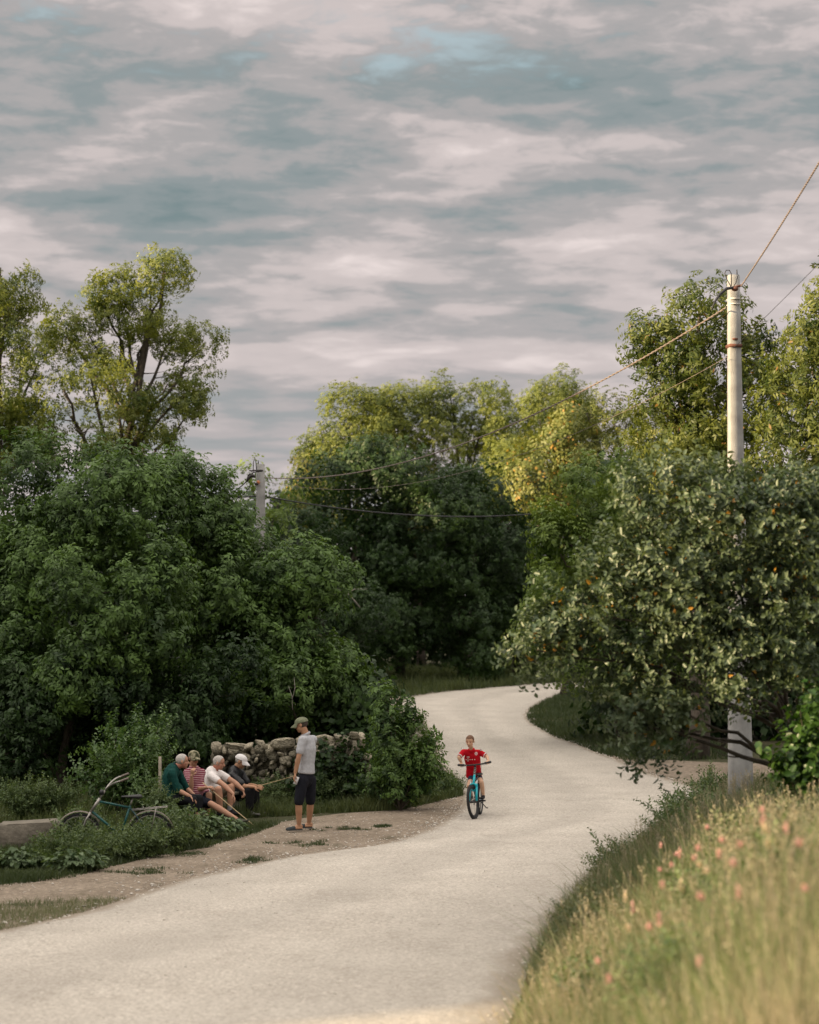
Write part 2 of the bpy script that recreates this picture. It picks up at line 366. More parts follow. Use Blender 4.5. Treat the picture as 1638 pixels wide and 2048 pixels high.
def gravelmat(name, c0, c1, spot, fine=90.0, patch=(0.12, 0.095, 0.07), pamt=0.25, ruts=0.0, edge=None):
    m, nt, b = mat(name); setp(b, rough=0.93, spec=0.15)
    tc = N(nt, 'ShaderNodeTexCoord'); o = tc.outputs['Object']
    def nz(s, d=3.0, rr=0.6, sc=(1, 1, 1)):
        mp = N(nt, 'ShaderNodeMapping'); mp.inputs['Scale'].default_value = sc; L(nt, o, mp.inputs[0])
        n = N(nt, 'ShaderNodeTexNoise', inp={'Scale': s, 'Detail': d, 'Roughness': rr}); L(nt, mp.outputs[0], n.inputs['Vector']); return n.outputs[0]
    a = nz(0.8, 6, 0.6); f = nz(fine*0.35, 4, 0.75); g = nz(2.2, 5, 0.7, (1, 0.45, 1))
    vo = N(nt, 'ShaderNodeTexVoronoi', inp={'Scale': fine*0.4}); L(nt, o, vo.inputs['Vector'])
    r = ramp(nt, [(0.3, c0), (0.7, c1)]); L(nt, a, r.inputs[0])
    rf = ramp(nt, [(0.34, (0.60, 0.59, 0.57)), (0.52, (0.98, 0.98, 0.98)), (0.72, (1.30, 1.30, 1.30))]); L(nt, f, rf.inputs[0])
    col = mixc(nt, 1.0, r.outputs[0], rf.outputs[0], 'MULTIPLY')
    rp = ramp(nt, [(0.56, (0, 0, 0)), (0.70, (1, 1, 1))]); L(nt, g, rp.inputs[0])
    col = mixc(nt, M(nt, 'MULTIPLY', rp.outputs[0], pamt), col, patch)
    rs = ramp(nt, [(0.80, (0, 0, 0)), (0.86, (1, 1, 1))]); L(nt, vo.outputs['Color'], rs.inputs[0])
    col = mixc(nt, M(nt, 'MULTIPLY', rs.outputs[0], spot), col, tuple(min(1, c*1.35) for c in c1))
    if ruts:
        ac = N(nt, 'ShaderNodeAttribute', attribute_name='across'); w = M(nt, 'ADD', ac.outputs['Fac'], M(nt, 'MULTIPLY', M(nt, 'SUBTRACT', a, 0.5), 0.10))
        rw = ramp(nt, [(0.0, (1, 1, 1)), (0.17, (0.45, 0.45, 0.45)), (0.27, (0, 0, 0)), (0.34, (0, 0, 0)), (0.46, (0.75, 0.75, 0.75)), (0.54, (0.75, 0.75, 0.75)), (0.62, (0, 0, 0)), (0.70, (0, 0, 0)), (0.80, (0.5, 0.5, 0.5)), (1.0, (1, 1, 1))]); L(nt, w, rw.inputs[0])
        col = mixc(nt, M(nt, 'MULTIPLY', M(nt, 'MULTIPLY', rw.outputs[0], g), ruts), col, tuple(c*0.62 for c in c0))
        d = M(nt, 'MINIMUM', ac.outputs['Fac'], M(nt, 'SUBTRACT', 1.0, ac.outputs['Fac'])); e = N(nt, 'ShaderNodeMapRange', inp={'From Min': 0.0, 'From Max': 0.06, 'To Min': 1.0, 'To Max': 0.0}); L(nt, d, e.inputs[0])
        es_ = M(nt, 'ADD', M(nt, 'MULTIPLY', e.outputs[0], 0.8), M(nt, 'ADD', M(nt, 'MULTIPLY', f, 0.9), M(nt, 'MULTIPLY', g, 0.9)))
        er = N(nt, 'ShaderNodeMapRange', inp={'From Min': 1.15, 'From Max': 1.55}); L(nt, es_, er.inputs[0]); ee = er.outputs[0]
        col = mixc(nt, M(nt, 'MULTIPLY', ee, 0.85), col, edge)
    L(nt, col, b.inputs['Base Color'])
    h = M(nt, 'ADD', M(nt, 'MULTIPLY', f, 0.7), M(nt, 'MULTIPLY', g, 1.6))
    bp = N(nt, 'ShaderNodeBump', inp={'Strength': 0.55, 'Distance': 0.03}); L(nt, h, bp.inputs['Height']); L(nt, bp.outputs[0], b.inputs['Normal'])
    return m
MT['road'] = gravelmat('limestone_gravel', (0.455, 0.415, 0.365), (0.55, 0.508, 0.45), 0.5, patch=(0.31, 0.27, 0.225), pamt=0.35, ruts=0.75, edge=(0.25, 0.21, 0.165))
MT['dirt'] = gravelmat('bare_earth', (0.175, 0.14, 0.105), (0.285, 0.235, 0.185), 0.6, fine=50, patch=(0.065, 0.06, 0.035), pamt=0.7)
def g2(*uv): return [gpx(u, v) for u, v in uv]
RL = [(-14, 9), (-8.5, 14)] + g2((0, 1866), (130, 1838), (250, 1800), (450, 1740), (640, 1705), (800, 1688), (900, 1640), (935, 1600), (905, 1562), (878, 1520), (868, 1480), (845, 1440), (770, 1412), (820, 1394), (900, 1383), (1010, 1374), (1110, 1367)) + [(8.5, 95.5), (14, 101), (30, 110), (60, 118)]
rr_y = [-10, 0, 5, 10, 13, 16, 20, 25, 28, 31, 34, 36, 38, 39.5]
RR = [(-2.2, -10), (-1.7, 0), (-1.0, 5)] + [(float(XR(y))+0.0, y) for y in rr_y[3:]] + g2((1330, 1560), (1250, 1528), (1180, 1500), (1110, 1475), (1060, 1448), (1052, 1428), (1075, 1408), (1120, 1390), (1170, 1375)) + [(9.6, 90.0), (15.5, 95), (31, 103), (61, 110)]
RL = [(-30, -12), (-24, 0)] + RL
ROADL, ROADR = np.array(RL), np.array(RR)
strip('road', RL, RR, 520, 26, 0.016, MT['road'], 0.035, 0.035, 3)
# bare trodden earth between road and grass, left and right of the road
VA = [(-9, 17.5)] + g2((0, 1770), (150, 1752), (300, 1712), (420, 1692), (520, 1652), (640, 1628), (800, 1622), (925, 1590), (960, 1560))
VB = [(-9, 14.5)] + g2((0, 1880), (150, 1850), (280, 1810), (450, 1760), (650, 1725), (820, 1705), (930, 1660), (1000, 1615), (1010, 1565))
strip('dirt_verge', VA, VB, 240, 20, 0.008, MT['dirt'], 0.07, 0.0, 4)
strip('dirt_track', g2((1140, 1500), (1230, 1512), (1330, 1522), (1450, 1528), (1600, 1530)), g2((1220, 1560), (1300, 1590), (1380, 1604), (1470, 1600), (1620, 1590)), 120, 14, 0.008, MT['dirt'], 0.06, 0.05, 5)
strip('side_path', g2((620, 1398), (700, 1396), (780, 1392), (830, 1396)), g2((620, 1418), (700, 1420), (780, 1424), (850, 1436)), 70, 8, 0.008, MT['dirt'], 0.05, 0.03, 6)

# ------------------------------------------------------------------ leaves
def fold_leaf(base, d, up, Ln, Wd, fold=0.18, at=0.45):
    d = unit(d); s = unit(np.cross(d, up)); n = np.cross(s, d); base = np.asarray(base)
    return np.array([base, base+d*Ln*at+s*Wd/2+n*Wd*fold, base+d*Ln, base+d*Ln*at-s*Wd/2+n*Wd*fold])
def oval_leaf(base, d, up, Ln, Wd, fold=0.2, curl=0.15):
    d = unit(d); s = unit(np.cross(d, up)); n = np.cross(s, d); base = np.asarray(base)
    q = lambda a, w, h: base+d*Ln*a+s*Wd*w+n*(Wd*h)
    return np.array([q(0, 0, 0), q(0.28, 0.5, fold), q(0.7, 0.42, fold-curl*0.4), q(1, 0, -curl), q(0.7, -0.42, fold-curl*0.4), q(0.28, -0.5, fold)])
class Shoot:
    def __init__(s): s.v = []; s.f = []; s.t = []; s.n = 0
    def add(s, v, t):
        k = s.n
        if len(v) == 4: s.f.append([k, k+1, k+2, k+3])
        else: s.f += [[k, k+1, k+2, k+3], [k, k+3, k+4, k+5]]
        s.v.append(v); s.t.append(np.full(len(v), t)); s.n += len(v)
    def done(s): return np.concatenate(s.v), np.array(s.f), np.concatenate(s.t)
def compound(S, base, d, npairs, rl, Ll, Lw, droop, r, jit=0.2, tt=None):
    """a compound leaf: rachis arches over, leaflets in pairs plus one at the tip"""
    p = np.asarray(base, float); d = unit(d); up = np.array((0, 0, 1.0)); step = rl/npairs; t = r.uniform(0, 1) if tt is None else np.clip(tt+r.normal(0, 0.15), 0, 0.94)     # young leaves near the shoot tip are paler
    for k in range(npairs):
        p = p + d*step; d = unit(d + np.array((0, 0, -droop/npairs)))
        s = np.cross(d, up); s = unit(s if np.linalg.norm(s) > 1e-3 else (1, 0, 0))
        for sg in (-1, 1):
            dd = unit(s*sg*0.8 + d*0.55 + np.array((0, 0, -droop*0.45)) + r.normal(0, jit, 3))
            S.add(fold_leaf(p, dd, up+r.normal(0, 0.3, 3), Ll*r.uniform(0.8, 1.15), Lw, 0.15), np.clip(t+r.normal(0, 0.12), 0, 0.94))
    S.add(fold_leaf(p, unit(d+r.normal(0, jit*0.6, 3)), up+r.normal(0, 0.3, 3), Ll*1.15, Lw*1.1, 0.15), t)
def mk_shoots(kind, nvar, seed):
    r = np.random.default_rng(seed); out = []
    for _ in range(nvar):
        S = Shoot()
        if kind == 'boxelder':
            H = 0.42; n = 5
            for k in range(n):
                a0 = r.uniform(0, 6.28)
                for q in (0, 1):
                    a = a0+q*math.pi; z = H*(k+0.4)/n; e = 0.35+0.5*k/n
                    compound(S, (0, 0, z), (math.cos(a), math.sin(a), e), 2, 0.13, 0.105, 0.045, 0.95, r, tt=0.15+0.75*(k/(n-1))**1.5)
        elif kind == 'locust':
            H = 0.7
            for k in range(6):
                a = r.uniform(0, 6.28); z = H*(k+0.3)/6
                compound(S, (0, 0, z), (math.cos(a), math.sin(a), 0.5), 4, 0.42, 0.15, 0.065, 0.75, r, 0.25)
        elif kind == 'walnut':
            H = 0.5
            for k in range(5):
                a = r.uniform(0, 6.28); z = H*(k+0.3)/5
                compound(S, (0, 0, z), (math.cos(a), math.sin(a), 0.5), 3, 0.26, 0.14, 0.05, 1.0, r, 0.2)
        elif kind == 'round':
            for k in range(22):
                a = r.uniform(0, 6.28); z = 0.5*r.uniform(0, 1); rr = r.uniform(0.02, 0.2)
                b = np.array((math.cos(a)*rr, math.sin(a)*rr, z)); S.add(fold_leaf(b, (math.cos(a), math.sin(a), r.uniform(-0.6, 0.5)), (0, 0, 1), 0.12, 0.10, 0.12, 0.5), r.uniform(0, 1))
        elif kind == 'quince':
            H = 0.42
            for k in range(13):
                a = k*2.4+r.uniform(-0.4, 0.4); z = H*(k+0.3)/13
                S.add(oval_leaf((0.004*math.cos(a), 0.004*math.sin(a), z), (math.cos(a), math.sin(a), 0.55+r.normal(0, 0.3)), np.array((0, 0, 1))+r.normal(0, 0.35, 3), 0.085*r.uniform(0.75, 1.2), 0.046, 0.2, 0.3), r.uniform(0, 1))
        elif kind == 'lilac':
            H = 0.45
            for k in range(14):
                a = k*2.4; z = H*(k+0.3)/14
                S.add(oval_leaf((0, 0, z), (math.cos(a), math.sin(a), 0.35+r.normal(0, 0.3)), np.array((0, 0, 1))+r.normal(0, 0.3, 3), 0.065*r.uniform(0.7, 1.2), 0.046, 0.15, 0.3), r.uniform(0, 1))
        elif kind == 'vine':
            H = 0.4
            for k in range(9):
                a = k*2.4; z = H*(k+0.3)/9
                S.add(oval_leaf((0, 0, z), (math.cos(a), math.sin(a), 0.1+r.normal(0, 0.3)), np.array((0, 0, 1))+r.normal(0, 0.3, 3), 0.12*r.uniform(0.7, 1.2), 0.10, 0.12, 0.3), r.uniform(0, 1))
        elif kind == 'weed':
            H = 0.35
            for k in range(16):
                a = k*2.4; z = H*(k+0.2)/16
                S.add(fold_leaf((0, 0, z), (math.cos(a), math.sin(a), 0.7+r.normal(0, 0.3)), np.array((0, 0, 1))+r.normal(0, 0.3, 3), 0.085*r.uniform(0.6, 1.2)*(1.3-0.8*k/16), 0.026), r.uniform(0, 1))
        out.append(S.done())
    return out
SH = {k: mk_shoots(k, 5, 11+i) for i, k in enumerate(('boxelder', 'locust', 'walnut', 'round', 'quince', 'lilac', 'vine', 'weed'))}
def rotz_to(d, r):
    """batch rotation: local z to d, random spin"""
    d = d/np.linalg.norm(d, axis=1)[:, None]; h = np.tile((1.0, 0, 0), (len(d), 1)); h[np.abs(d[:, 0]) > 0.8] = (0, 1, 0)
    a = np.cross(h, d); a /= np.linalg.norm(a, axis=1)[:, None]; b = np.cross(d, a)
    s = r.uniform(0, 2*math.pi, len(d))[:, None]; x = a*np.cos(s)+b*np.sin(s); y = np.cross(d, x)
    return np.stack([x, y, d], 2)
def scatter(mb, kind, pos, dirs, scale, r, tint_shift=None):
    var = r.integers(0, len(SH[kind]), len(pos))
    for k, (tv, tf, tt) in enumerate(SH[kind]):
        s = np.nonzero(var == k)[0]
        if not len(s): continue
        R = rotz_to(dirs[s], r); V = np.einsum('nij,vj->nvi', R, tv)*scale[s][:, None, None] + pos[s][:, None]
        Fq = (tf[None]+(np.arange(len(s))*len(tv))[:, None, None]).reshape(-1, tf.shape[1])
        t = np.tile(tt, (len(s), 1))
        if tint_shift is not None: 
            hi = t > 0.95; t = np.where(hi, t, np.clip(t*0.6+tint_shift[s][:, None], 0, 0.94))
        mb.add(V.reshape(-1, 3), Fq, t.ravel())
def randdir(n, r):
    d = r.normal(0, 1, (n, 3)); return d/np.linalg.norm(d, axis=1)[:, None]
def crown_points(ells, pr, dens, r, up=0.4, inner=0.3, wild=0.35, back=0.55, fill=1.0, shr=0.05):
    """shoots sit on puffs, puffs on the lobes of the crown"""
    PO, DI, TS = [], [], []
    ells = [(c, np.maximum(np.asarray(a)*0.55, np.asarray(a)-0.22*pr-shr)) for c, a in ells]
    for li, (c, a) in enumerate(ells):
        a = np.asarray(a, float); area = 4*math.pi*((a[0]*a[1])**1.6/3+(a[0]*a[2])**1.6/3+(a[1]*a[2])**1.6/3)**(1/1.6)
        npf = max(5, int(fill*area/(math.pi*pr*pr)*1.15)); pn = randdir(npf, r)
        keep = (pn[:, 1] < 0.25) | (r.uniform(0, 1, npf) < back); pn = pn[keep]
        pc = c + pn*a*r.uniform(0.62, 1.16, (len(pn), 1))
        prr = pr*r.uniform(0.45, 1.2, len(pn)); pt = r.uniform(-0.08, 0.42, len(pn))
        for k in range(len(pn)):
            if any(np.sum(((pc[k]-c2)/a2)**2) < 0.45 for j, (c2, a2) in enumerate(ells) if j != li): continue
            ns = max(3, int(dens*2*math.pi*prr[k]**2)); q = randdir(ns, r); o = unit(pn[k]/a)
            q = np.where((q@o)[:, None] < -0.25, -q, q)
            rad_ = r.uniform(0.55, 1.0, (ns, 1))**0.6
            PO.append(pc[k]+q*prr[k]*rad_*np.array((1, 1, 0.85))); 
            DI.append(q*0.7+o*0.5+np.array((0, 0, up))+r.normal(0, wild, (ns, 3))); TS.append(np.full(ns, pt[k])+r.uniform(-0.05, 0.1, ns))
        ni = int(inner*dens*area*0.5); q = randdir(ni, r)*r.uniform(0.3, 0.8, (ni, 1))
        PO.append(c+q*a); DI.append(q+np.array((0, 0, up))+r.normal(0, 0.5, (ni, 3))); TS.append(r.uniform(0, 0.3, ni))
    return np.concatenate(PO), np.concatenate(DI), np.concatenate(TS)
def bez(a, b, c, n):
    t = np.linspace(0, 1, n)[:, None]; return a*(1-t)**2+2*b*t*(1-t)+c*t*t
def trunk_mesh(base, ells, r, tr=0.18, twigs=3, fork=0.45):
    mb = MB(); base = np.asarray(base, float)
    cen = np.mean([c for c, a in ells], 0); top = max(ells, key=lambda e: e[0][2])
    topc = top[0]+np.array((0, 0, top[1][2]*0.5)); H = topc[2]-base[2]
    mid = base*0.5+topc*0.5; mid[:2] = base[:2]*0.6+cen[:2]*0.4
    tp = bez(base-np.array((0, 0, 0.2)), mid, topc, 12)
    tp[1:-1] += r.normal(0, H*0.008, (10, 3)); rr = np.linspace(tr, tr*0.14, 12); rr[0] *= 1.35
    tube(mb, tp, rr, 8)
    for c, a in ells:
        if c is top[0]: pass
        zf = np.clip((c[2]-a[2]-base[2])/H*0.8, 0.12, 0.8); k = int(zf*11); s = tp[k]
        e = np.asarray(c)+r.normal(0, 0.15, 3)*a; m = s*0.45+e*0.55; m[2] = s[2]*0.35+e[2]*0.65
        lp = bez(s, m, e, 8); lp[1:-1] += r.normal(0, 0.03*np.linalg.norm(e-s), (6, 3))*0.5
        r0 = min(rr[k]*0.7, 0.012+0.017*np.linalg.norm(e-s)); tube(mb, lp, np.linspace(r0, r0*0.3, 8), 6)
        for _ in range(twigs):
            s2 = lp[r.integers(3, 8)]; d = randdir(1, r)[0]*a*0.85; d[2] = abs(d[2])*0.8
            tube(mb, bez(s2, s2+d*0.5+np.array((0, 0, -0.05)), s2+d, 5), np.linspace(r0*0.35, r0*0.08, 5), 5)
    return mb
def tree(name, label, cat, bx, by, ells, kind, m, pr=0.8, dens=6.0, scale=1.0, seed=1, group=None, tr=0.18, up=0.4, inner=0.3, wild=0.35, back=0.5, fill=1.0, twigs=3, foliage='crown', stem='trunk'):
    r = np.random.default_rng(seed); base = gp(bx, by)
    root = thing(name, label, cat, base, group)
    tm = trunk_mesh(base, ells, r, tr, twigs); tm.build(stem, MT['bark'], root, True, base)
    po, di, ts = crown_points(ells, pr, dens, r, up, inner, wild, back, fill)
    gz = G(po[:, 0], po[:, 1]); ok = po[:, 2] > gz+0.08; po, di, ts = po[ok], di[ok], ts[ok]
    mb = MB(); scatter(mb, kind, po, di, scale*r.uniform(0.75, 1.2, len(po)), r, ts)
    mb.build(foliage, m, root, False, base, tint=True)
    return root
def Es(Y, k, *uvr): return E(Y, *[(q[0], q[1], q[2]*k, q[3]*k)+tuple(q[4:]) for q in uvr])
def E(Y, *uvr):
    """crown lobes: (u, v, ru, rv[, dY]) in photo pixels at depth Y"""
    out = []
    for q in uvr:
        u, v, ru, rv = q[:4]; y = Y+(q[4] if len(q) > 4 else 0); s = F/y
        out.append((P(u, v, y), np.array((ru/s, 0.85*max(ru, rv*0.7)/s, rv/s))))
    return out

# ------------------------------------------------------------------ trees
XY = lambda u, Y: float((u-CU)/F*Y)
# left thicket of young box elders, nearest mass
BG = 'box elders massed behind the seated men'
BX = [
 (60, 42, [(30, 1050, 110, 150), (90, 1190, 120, 140, -1), (20, 1350, 110, 150, -1.5), (120, 970, 90, 80, 0.5), (-40, 1180, 80, 150)], 'box elder at the left photo edge, its crown starting just under the tall locust'),
 (230, 41, [(230, 1030, 110, 110), (190, 1180, 100, 120, -1.5), (270, 1210, 90, 110, -1.5), (180, 1330, 110, 110, -1.5), (290, 1000, 70, 70, 0.5)], 'box elder directly above the leaning bicycle, plume-like shoots in tiers'),
 (400, 42.5, [(370, 1040, 95, 100), (415, 1100, 75, 110, 0.3), (350, 990, 70, 60), (400, 1180, 110, 120, -1), (380, 985, 45, 55, -0.5), (435, 1050, 60, 70)], 'tall box elder just left of the far concrete pole, above the bald seated men'),
 (540, 43.0, [(500, 1180, 90, 100, -0.5), (570, 1190, 75, 90, -1), (520, 1300, 100, 110, -1.3), (470, 1110, 60, 70), (545, 1160, 40, 40, 0)], 'box elder in front of the far concrete pole, hiding the lower shaft'),
 (630, 42.0, [(610, 1230, 70, 90), (620, 1330, 70, 95), (600, 1150, 35, 40, -0.3), (645, 1180, 32, 30), (570, 1390, 80, 70, -1), (665, 1370, 42, 65)], 'lowest box elder at the right end of the thicket, leaning towards the road'),
 (120, 39.5, [(60, 1440, 90, 90), (170, 1430, 90, 90), (20, 1520, 80, 70)], 'dark low box elder behind the concrete slab at far left'),
 (330, 40.0, [(280, 1400, 100, 90), (370, 1390, 90, 80), (440, 1400, 80, 80), (320, 1460, 110, 60)], 'dark low box elder between the leafy shrub and the stone wall'),
]
for k, (u, Y, es, lab) in enumerate(BX):
    tree('box_elder', lab, 'tree', XY(u, Y), Y+0.4, E(Y, *es), 'boxelder', MT['shaded_leaf' if k in (5, 6) else 'boxelder'], pr=0.42, dens=15, scale=1.0, seed=20+k, group=BG, tr=0.13, up=0.75, inner=0.22, wild=0.25, back=0.3)  # the two lowest trees take the leaf colour darkened for shade
# tall locusts behind, left
tree('locust_tree', 'tallest tree, open feathery crown standing alone against the clouds at left', 'tree', XY(185, 62), 62,
     Es(62, 0.80, (300, 560, 62, 42), (235, 583, 40, 22), (330, 545, 40, 36), (290, 640, 75, 42), (355, 660, 50, 48), (395, 690, 30, 34), (250, 655, 50, 35), (200, 590, 25, 12), (385, 775, 45, 42), (330, 770, 55, 32), (250, 730, 60, 60), (170, 665, 35, 20), (125, 660, 26, 18), (190, 760, 60, 80, -2), (130, 780, 45, 70, -3), (160, 860, 60, 45, -3), (250, 840, 70, 70), (310, 880, 55, 50), (270, 920, 60, 40), (370, 830, 25, 22), (220, 900, 50, 40, 1)),
     'locust', MT['locust'], pr=0.42, dens=10, scale=0.68, seed=40, tr=0.22, up=0.1, inner=0.2, wild=0.5, back=0.6, twigs=5)
tree('locust_tree', 'tall feathery tree cut by the left photo edge', 'tree', XY(-40, 60), 60,
     Es(60, 0.85, (0, 560, 45, 60), (20, 600, 36, 36), (5, 680, 60, 60), (40, 720, 45, 50), (-40, 640, 70, 120), (75, 735, 28, 24), (10, 800, 70, 70), (80, 850, 40, 30), (-40, 850, 90, 90), (30, 900, 80, 60)),
     'locust', MT['locust'], pr=0.42, dens=10, scale=0.68, seed=41, tr=0.22, up=0.1, inner=0.2, wild=0.5, back=0.6, twigs=5)
tree('pale_tree', 'small pale tree glimpsed behind the far concrete pole', 'tree', XY(555, 72), 72,
     E(72, (550, 1000, 26, 34), (500, 960, 24, 22), (545, 1060, 40, 40), (480, 1010, 30, 40)), 'round', MT['boxelder_pale'], pr=0.5, dens=5, scale=1.0, seed=42, tr=0.12, inner=0.1, fill=0.8)
# the wood beyond the bend, sunlit tops
WG = 'trees of the wood beyond the bend'
WD = [
 (700, 99, [(720, 880, 75, 65), (660, 900, 50, 60), (770, 860, 60, 50), (700, 960, 100, 80), (730, 825, 30, 22)], 'locust', 'sunlit round-topped locust nearest the far concrete pole'),
 (845, 100, [(830, 860, 50, 50), (850, 920, 80, 80), (800, 840, 30, 28), (870, 980, 90, 80)], 'locust', 'sunlit locust filling the dip of the skyline at mid photo'),
 (950, 101, [(930, 830, 65, 50), (985, 810, 60, 38), (900, 800, 40, 22), (960, 890, 90, 70), (1010, 860, 60, 50)], 'locust', 'sunlit locust with the flat bright top just right of the photo centre'),
 (1110, 98, [(1120, 820, 60, 40), (1145, 780, 30, 22), (1080, 860, 55, 50), (1100, 930, 75, 80), (1060, 990, 70, 80)], 'locust', 'feathery locust where the twisted cable crosses the skyline'),
 (610, 96, [(605, 955, 22, 32), (620, 1000, 30, 40), (640, 1040, 45, 60)], 'round', 'small yellow lit tree right beside the far concrete pole'),
]
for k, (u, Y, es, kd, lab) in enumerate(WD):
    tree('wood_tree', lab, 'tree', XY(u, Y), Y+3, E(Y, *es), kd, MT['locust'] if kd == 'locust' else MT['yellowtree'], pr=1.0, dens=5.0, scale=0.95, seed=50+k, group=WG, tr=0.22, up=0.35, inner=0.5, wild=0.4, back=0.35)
DK = [
 (690, 90, [(700, 990, 85, 70), (640, 1040, 50, 70), (690, 1110, 110, 110), (650, 1200, 90, 110), (740, 1000, 60, 50)], 'round', 'dark broad tree behind the bare twigs, left part of the shaded wood'),
 (800, 89, [(800, 970, 90, 70), (830, 1060, 110, 100), (790, 1180, 110, 120), (780, 1280, 100, 70)], 'boxelder', 'dark tree in the middle of the shaded wood'),
 (930, 90, [(900, 1010, 80, 60), (950, 1080, 95, 100), (930, 1180, 110, 110), (920, 1280, 110, 70)], 'boxelder', 'dark tree above the far roadside grass, left of the bend'),
 (1040, 92, [(1000, 1020, 80, 90), (1060, 1110, 90, 110), (1030, 1230, 100, 110), (1100, 1290, 90, 70)], 'round', 'dark tree where the road slips out of view'),
 (580, 84, [(560, 1060, 50, 40), (600, 1090, 60, 60), (560, 1160, 70, 80)], 'boxelder', 'dark tree low between the far pole and the wood'),
 (680, 83, [(660, 1290, 80, 70), (720, 1260, 60, 60), (620, 1230, 50, 60)], 'boxelder', 'dark undergrowth tree hanging over the side path'),
]
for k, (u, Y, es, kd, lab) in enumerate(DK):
    tree('dark_tree', lab, 'tree', XY(u, Y), Y+2, E(Y, *es), kd, MT['shaded_leaf'], pr=1.0, dens=4.0 if kd == 'round' else 4.6, scale=1.5, seed=70+k, group='shaded trees behind the far roadside grass', tr=0.22, up=0.3, inner=0.35, wild=0.5, back=0.3)
# right-hand trees
tree('yellowing_tree', 'small yellowing tree with pale gold leaves above the bend', 'tree', XY(1130, 76), 77,
     E(76, (1110, 960, 75, 70), (1150, 890, 60, 55), (1090, 1010, 55, 40), (1170, 960, 50, 70), (1140, 850, 28, 26)), 'round', MT['yellowtree'], pr=0.6, dens=9, scale=1.0, seed=90, tr=0.16, inner=0.2, up=0.2)
tree('golden_locust', 'locust with golden drooping sprays under the thin overhead wire', 'tree', XY(1260, 66), 67,
     E(66, (1240, 850, 75, 50), (1180, 830, 30, 20), (1290, 900, 90, 80), (1220, 940, 60, 60), (1330, 960, 90, 80), (1230, 1010, 60, 70)), 'walnut', MT['yellowtree'], pr=0.6, dens=9, scale=0.9, seed=91, tr=0.2, inner=0.2, up=-0.1)
tree('weeping_box_elder', 'pale drooping box elder reaching over the road bend', 'tree', XY(1260, 53), 54,
     E(53, (1210, 1010, 60, 70), (1190, 1100, 70, 60), (1130, 1110, 42, 40, -1.0), (1100, 1190, 34, 36, -1.5), (1110, 1060, 22, 22, -1), (1130, 1230, 60, 50), (1220, 1240, 80, 90), (1090, 1275, 48, 30), (1190, 1330, 60, 45), (1280, 1330, 70, 60), (1290, 1080, 70, 90), (1250, 950, 50, 60)),
     'boxelder', MT['boxelder_pale'], pr=0.45, dens=13, scale=1.15, seed=92, tr=0.16, up=0.1, inner=0.25, wild=0.3)
tree('walnut_tree', 'big walnut-like tree right behind the near concrete pole', 'tree', XY(1400, 47), 48,
     E(47, (1400, 640, 60, 55), (1350, 680, 50, 40), (1290, 690, 40, 26), (1480, 680, 65, 60), (1520, 720, 50, 50), (1400, 730, 90, 60), (1330, 770, 60, 50), (1470, 790, 90, 80), (1360, 860, 100, 80), (1480, 900, 110, 90), (1560, 800, 60, 70), (1400, 980, 110, 80)),
     'walnut', MT['walnut'], pr=0.5, dens=11, scale=0.95, seed=93, tr=0.24, up=-0.1, inner=0.3, wild=0.4, twigs=4)
tree('walnut_tree', 'tree cut by the right photo edge, top above the near pole clamp', 'tree', XY(1680, 45), 46,
     E(45, (1650, 650, 50, 50), (1620, 710, 50, 50), (1680, 640, 50, 80), (1610, 800, 70, 80), (1590, 900, 80, 80), (1690, 780, 60, 120), (1650, 930, 90, 80), (1655, 585, 25, 25)),
     'walnut', MT['walnut'], pr=0.5, dens=11, scale=0.95, seed=94, tr=0.24, up=-0.1, inner=0.3, wild=0.4)
# quince in front of the near pole
QY = 21.5
tree('quince_tree', 'spreading grey-green fruit tree with scattered orange leaves in front of the near pole', 'tree', XY(1720, QY), QY+1.2,
     E(QY, (1400, 1040, 100, 80), (1500, 1060, 120, 90), (1330, 1000, 50, 50), (1600, 1080, 100, 110), (1290, 1110, 80, 60), (1200, 1160, 60, 50), (1165, 1200, 40, 30, -0.2), (1270, 1210, 100, 80), (1400, 1180, 120, 110), (1540, 1200, 120, 110), (1230, 1300, 90, 60), (1350, 1320, 110, 90), (1490, 1320, 110, 80), (1600, 1320, 90, 90), (1290, 1410, 70, 40), (1360, 1425, 85, 45), (1580, 1380, 60, 40), (1300, 1450, 70, 35), (1650, 1000, 60, 80), (1410, 985, 40, 45), (1520, 985, 22, 45), (1120, 1225, 16, 8), (1150, 1290, 40, 16), (1075, 1300, 12, 6), (1100, 1285, 14, 7)),
     'quince', MT['quince'], pr=0.22, dens=62, scale=0.8, seed=95, tr=0.055, up=0.15, inner=0.22, wild=0.5, back=0.5, twigs=5)
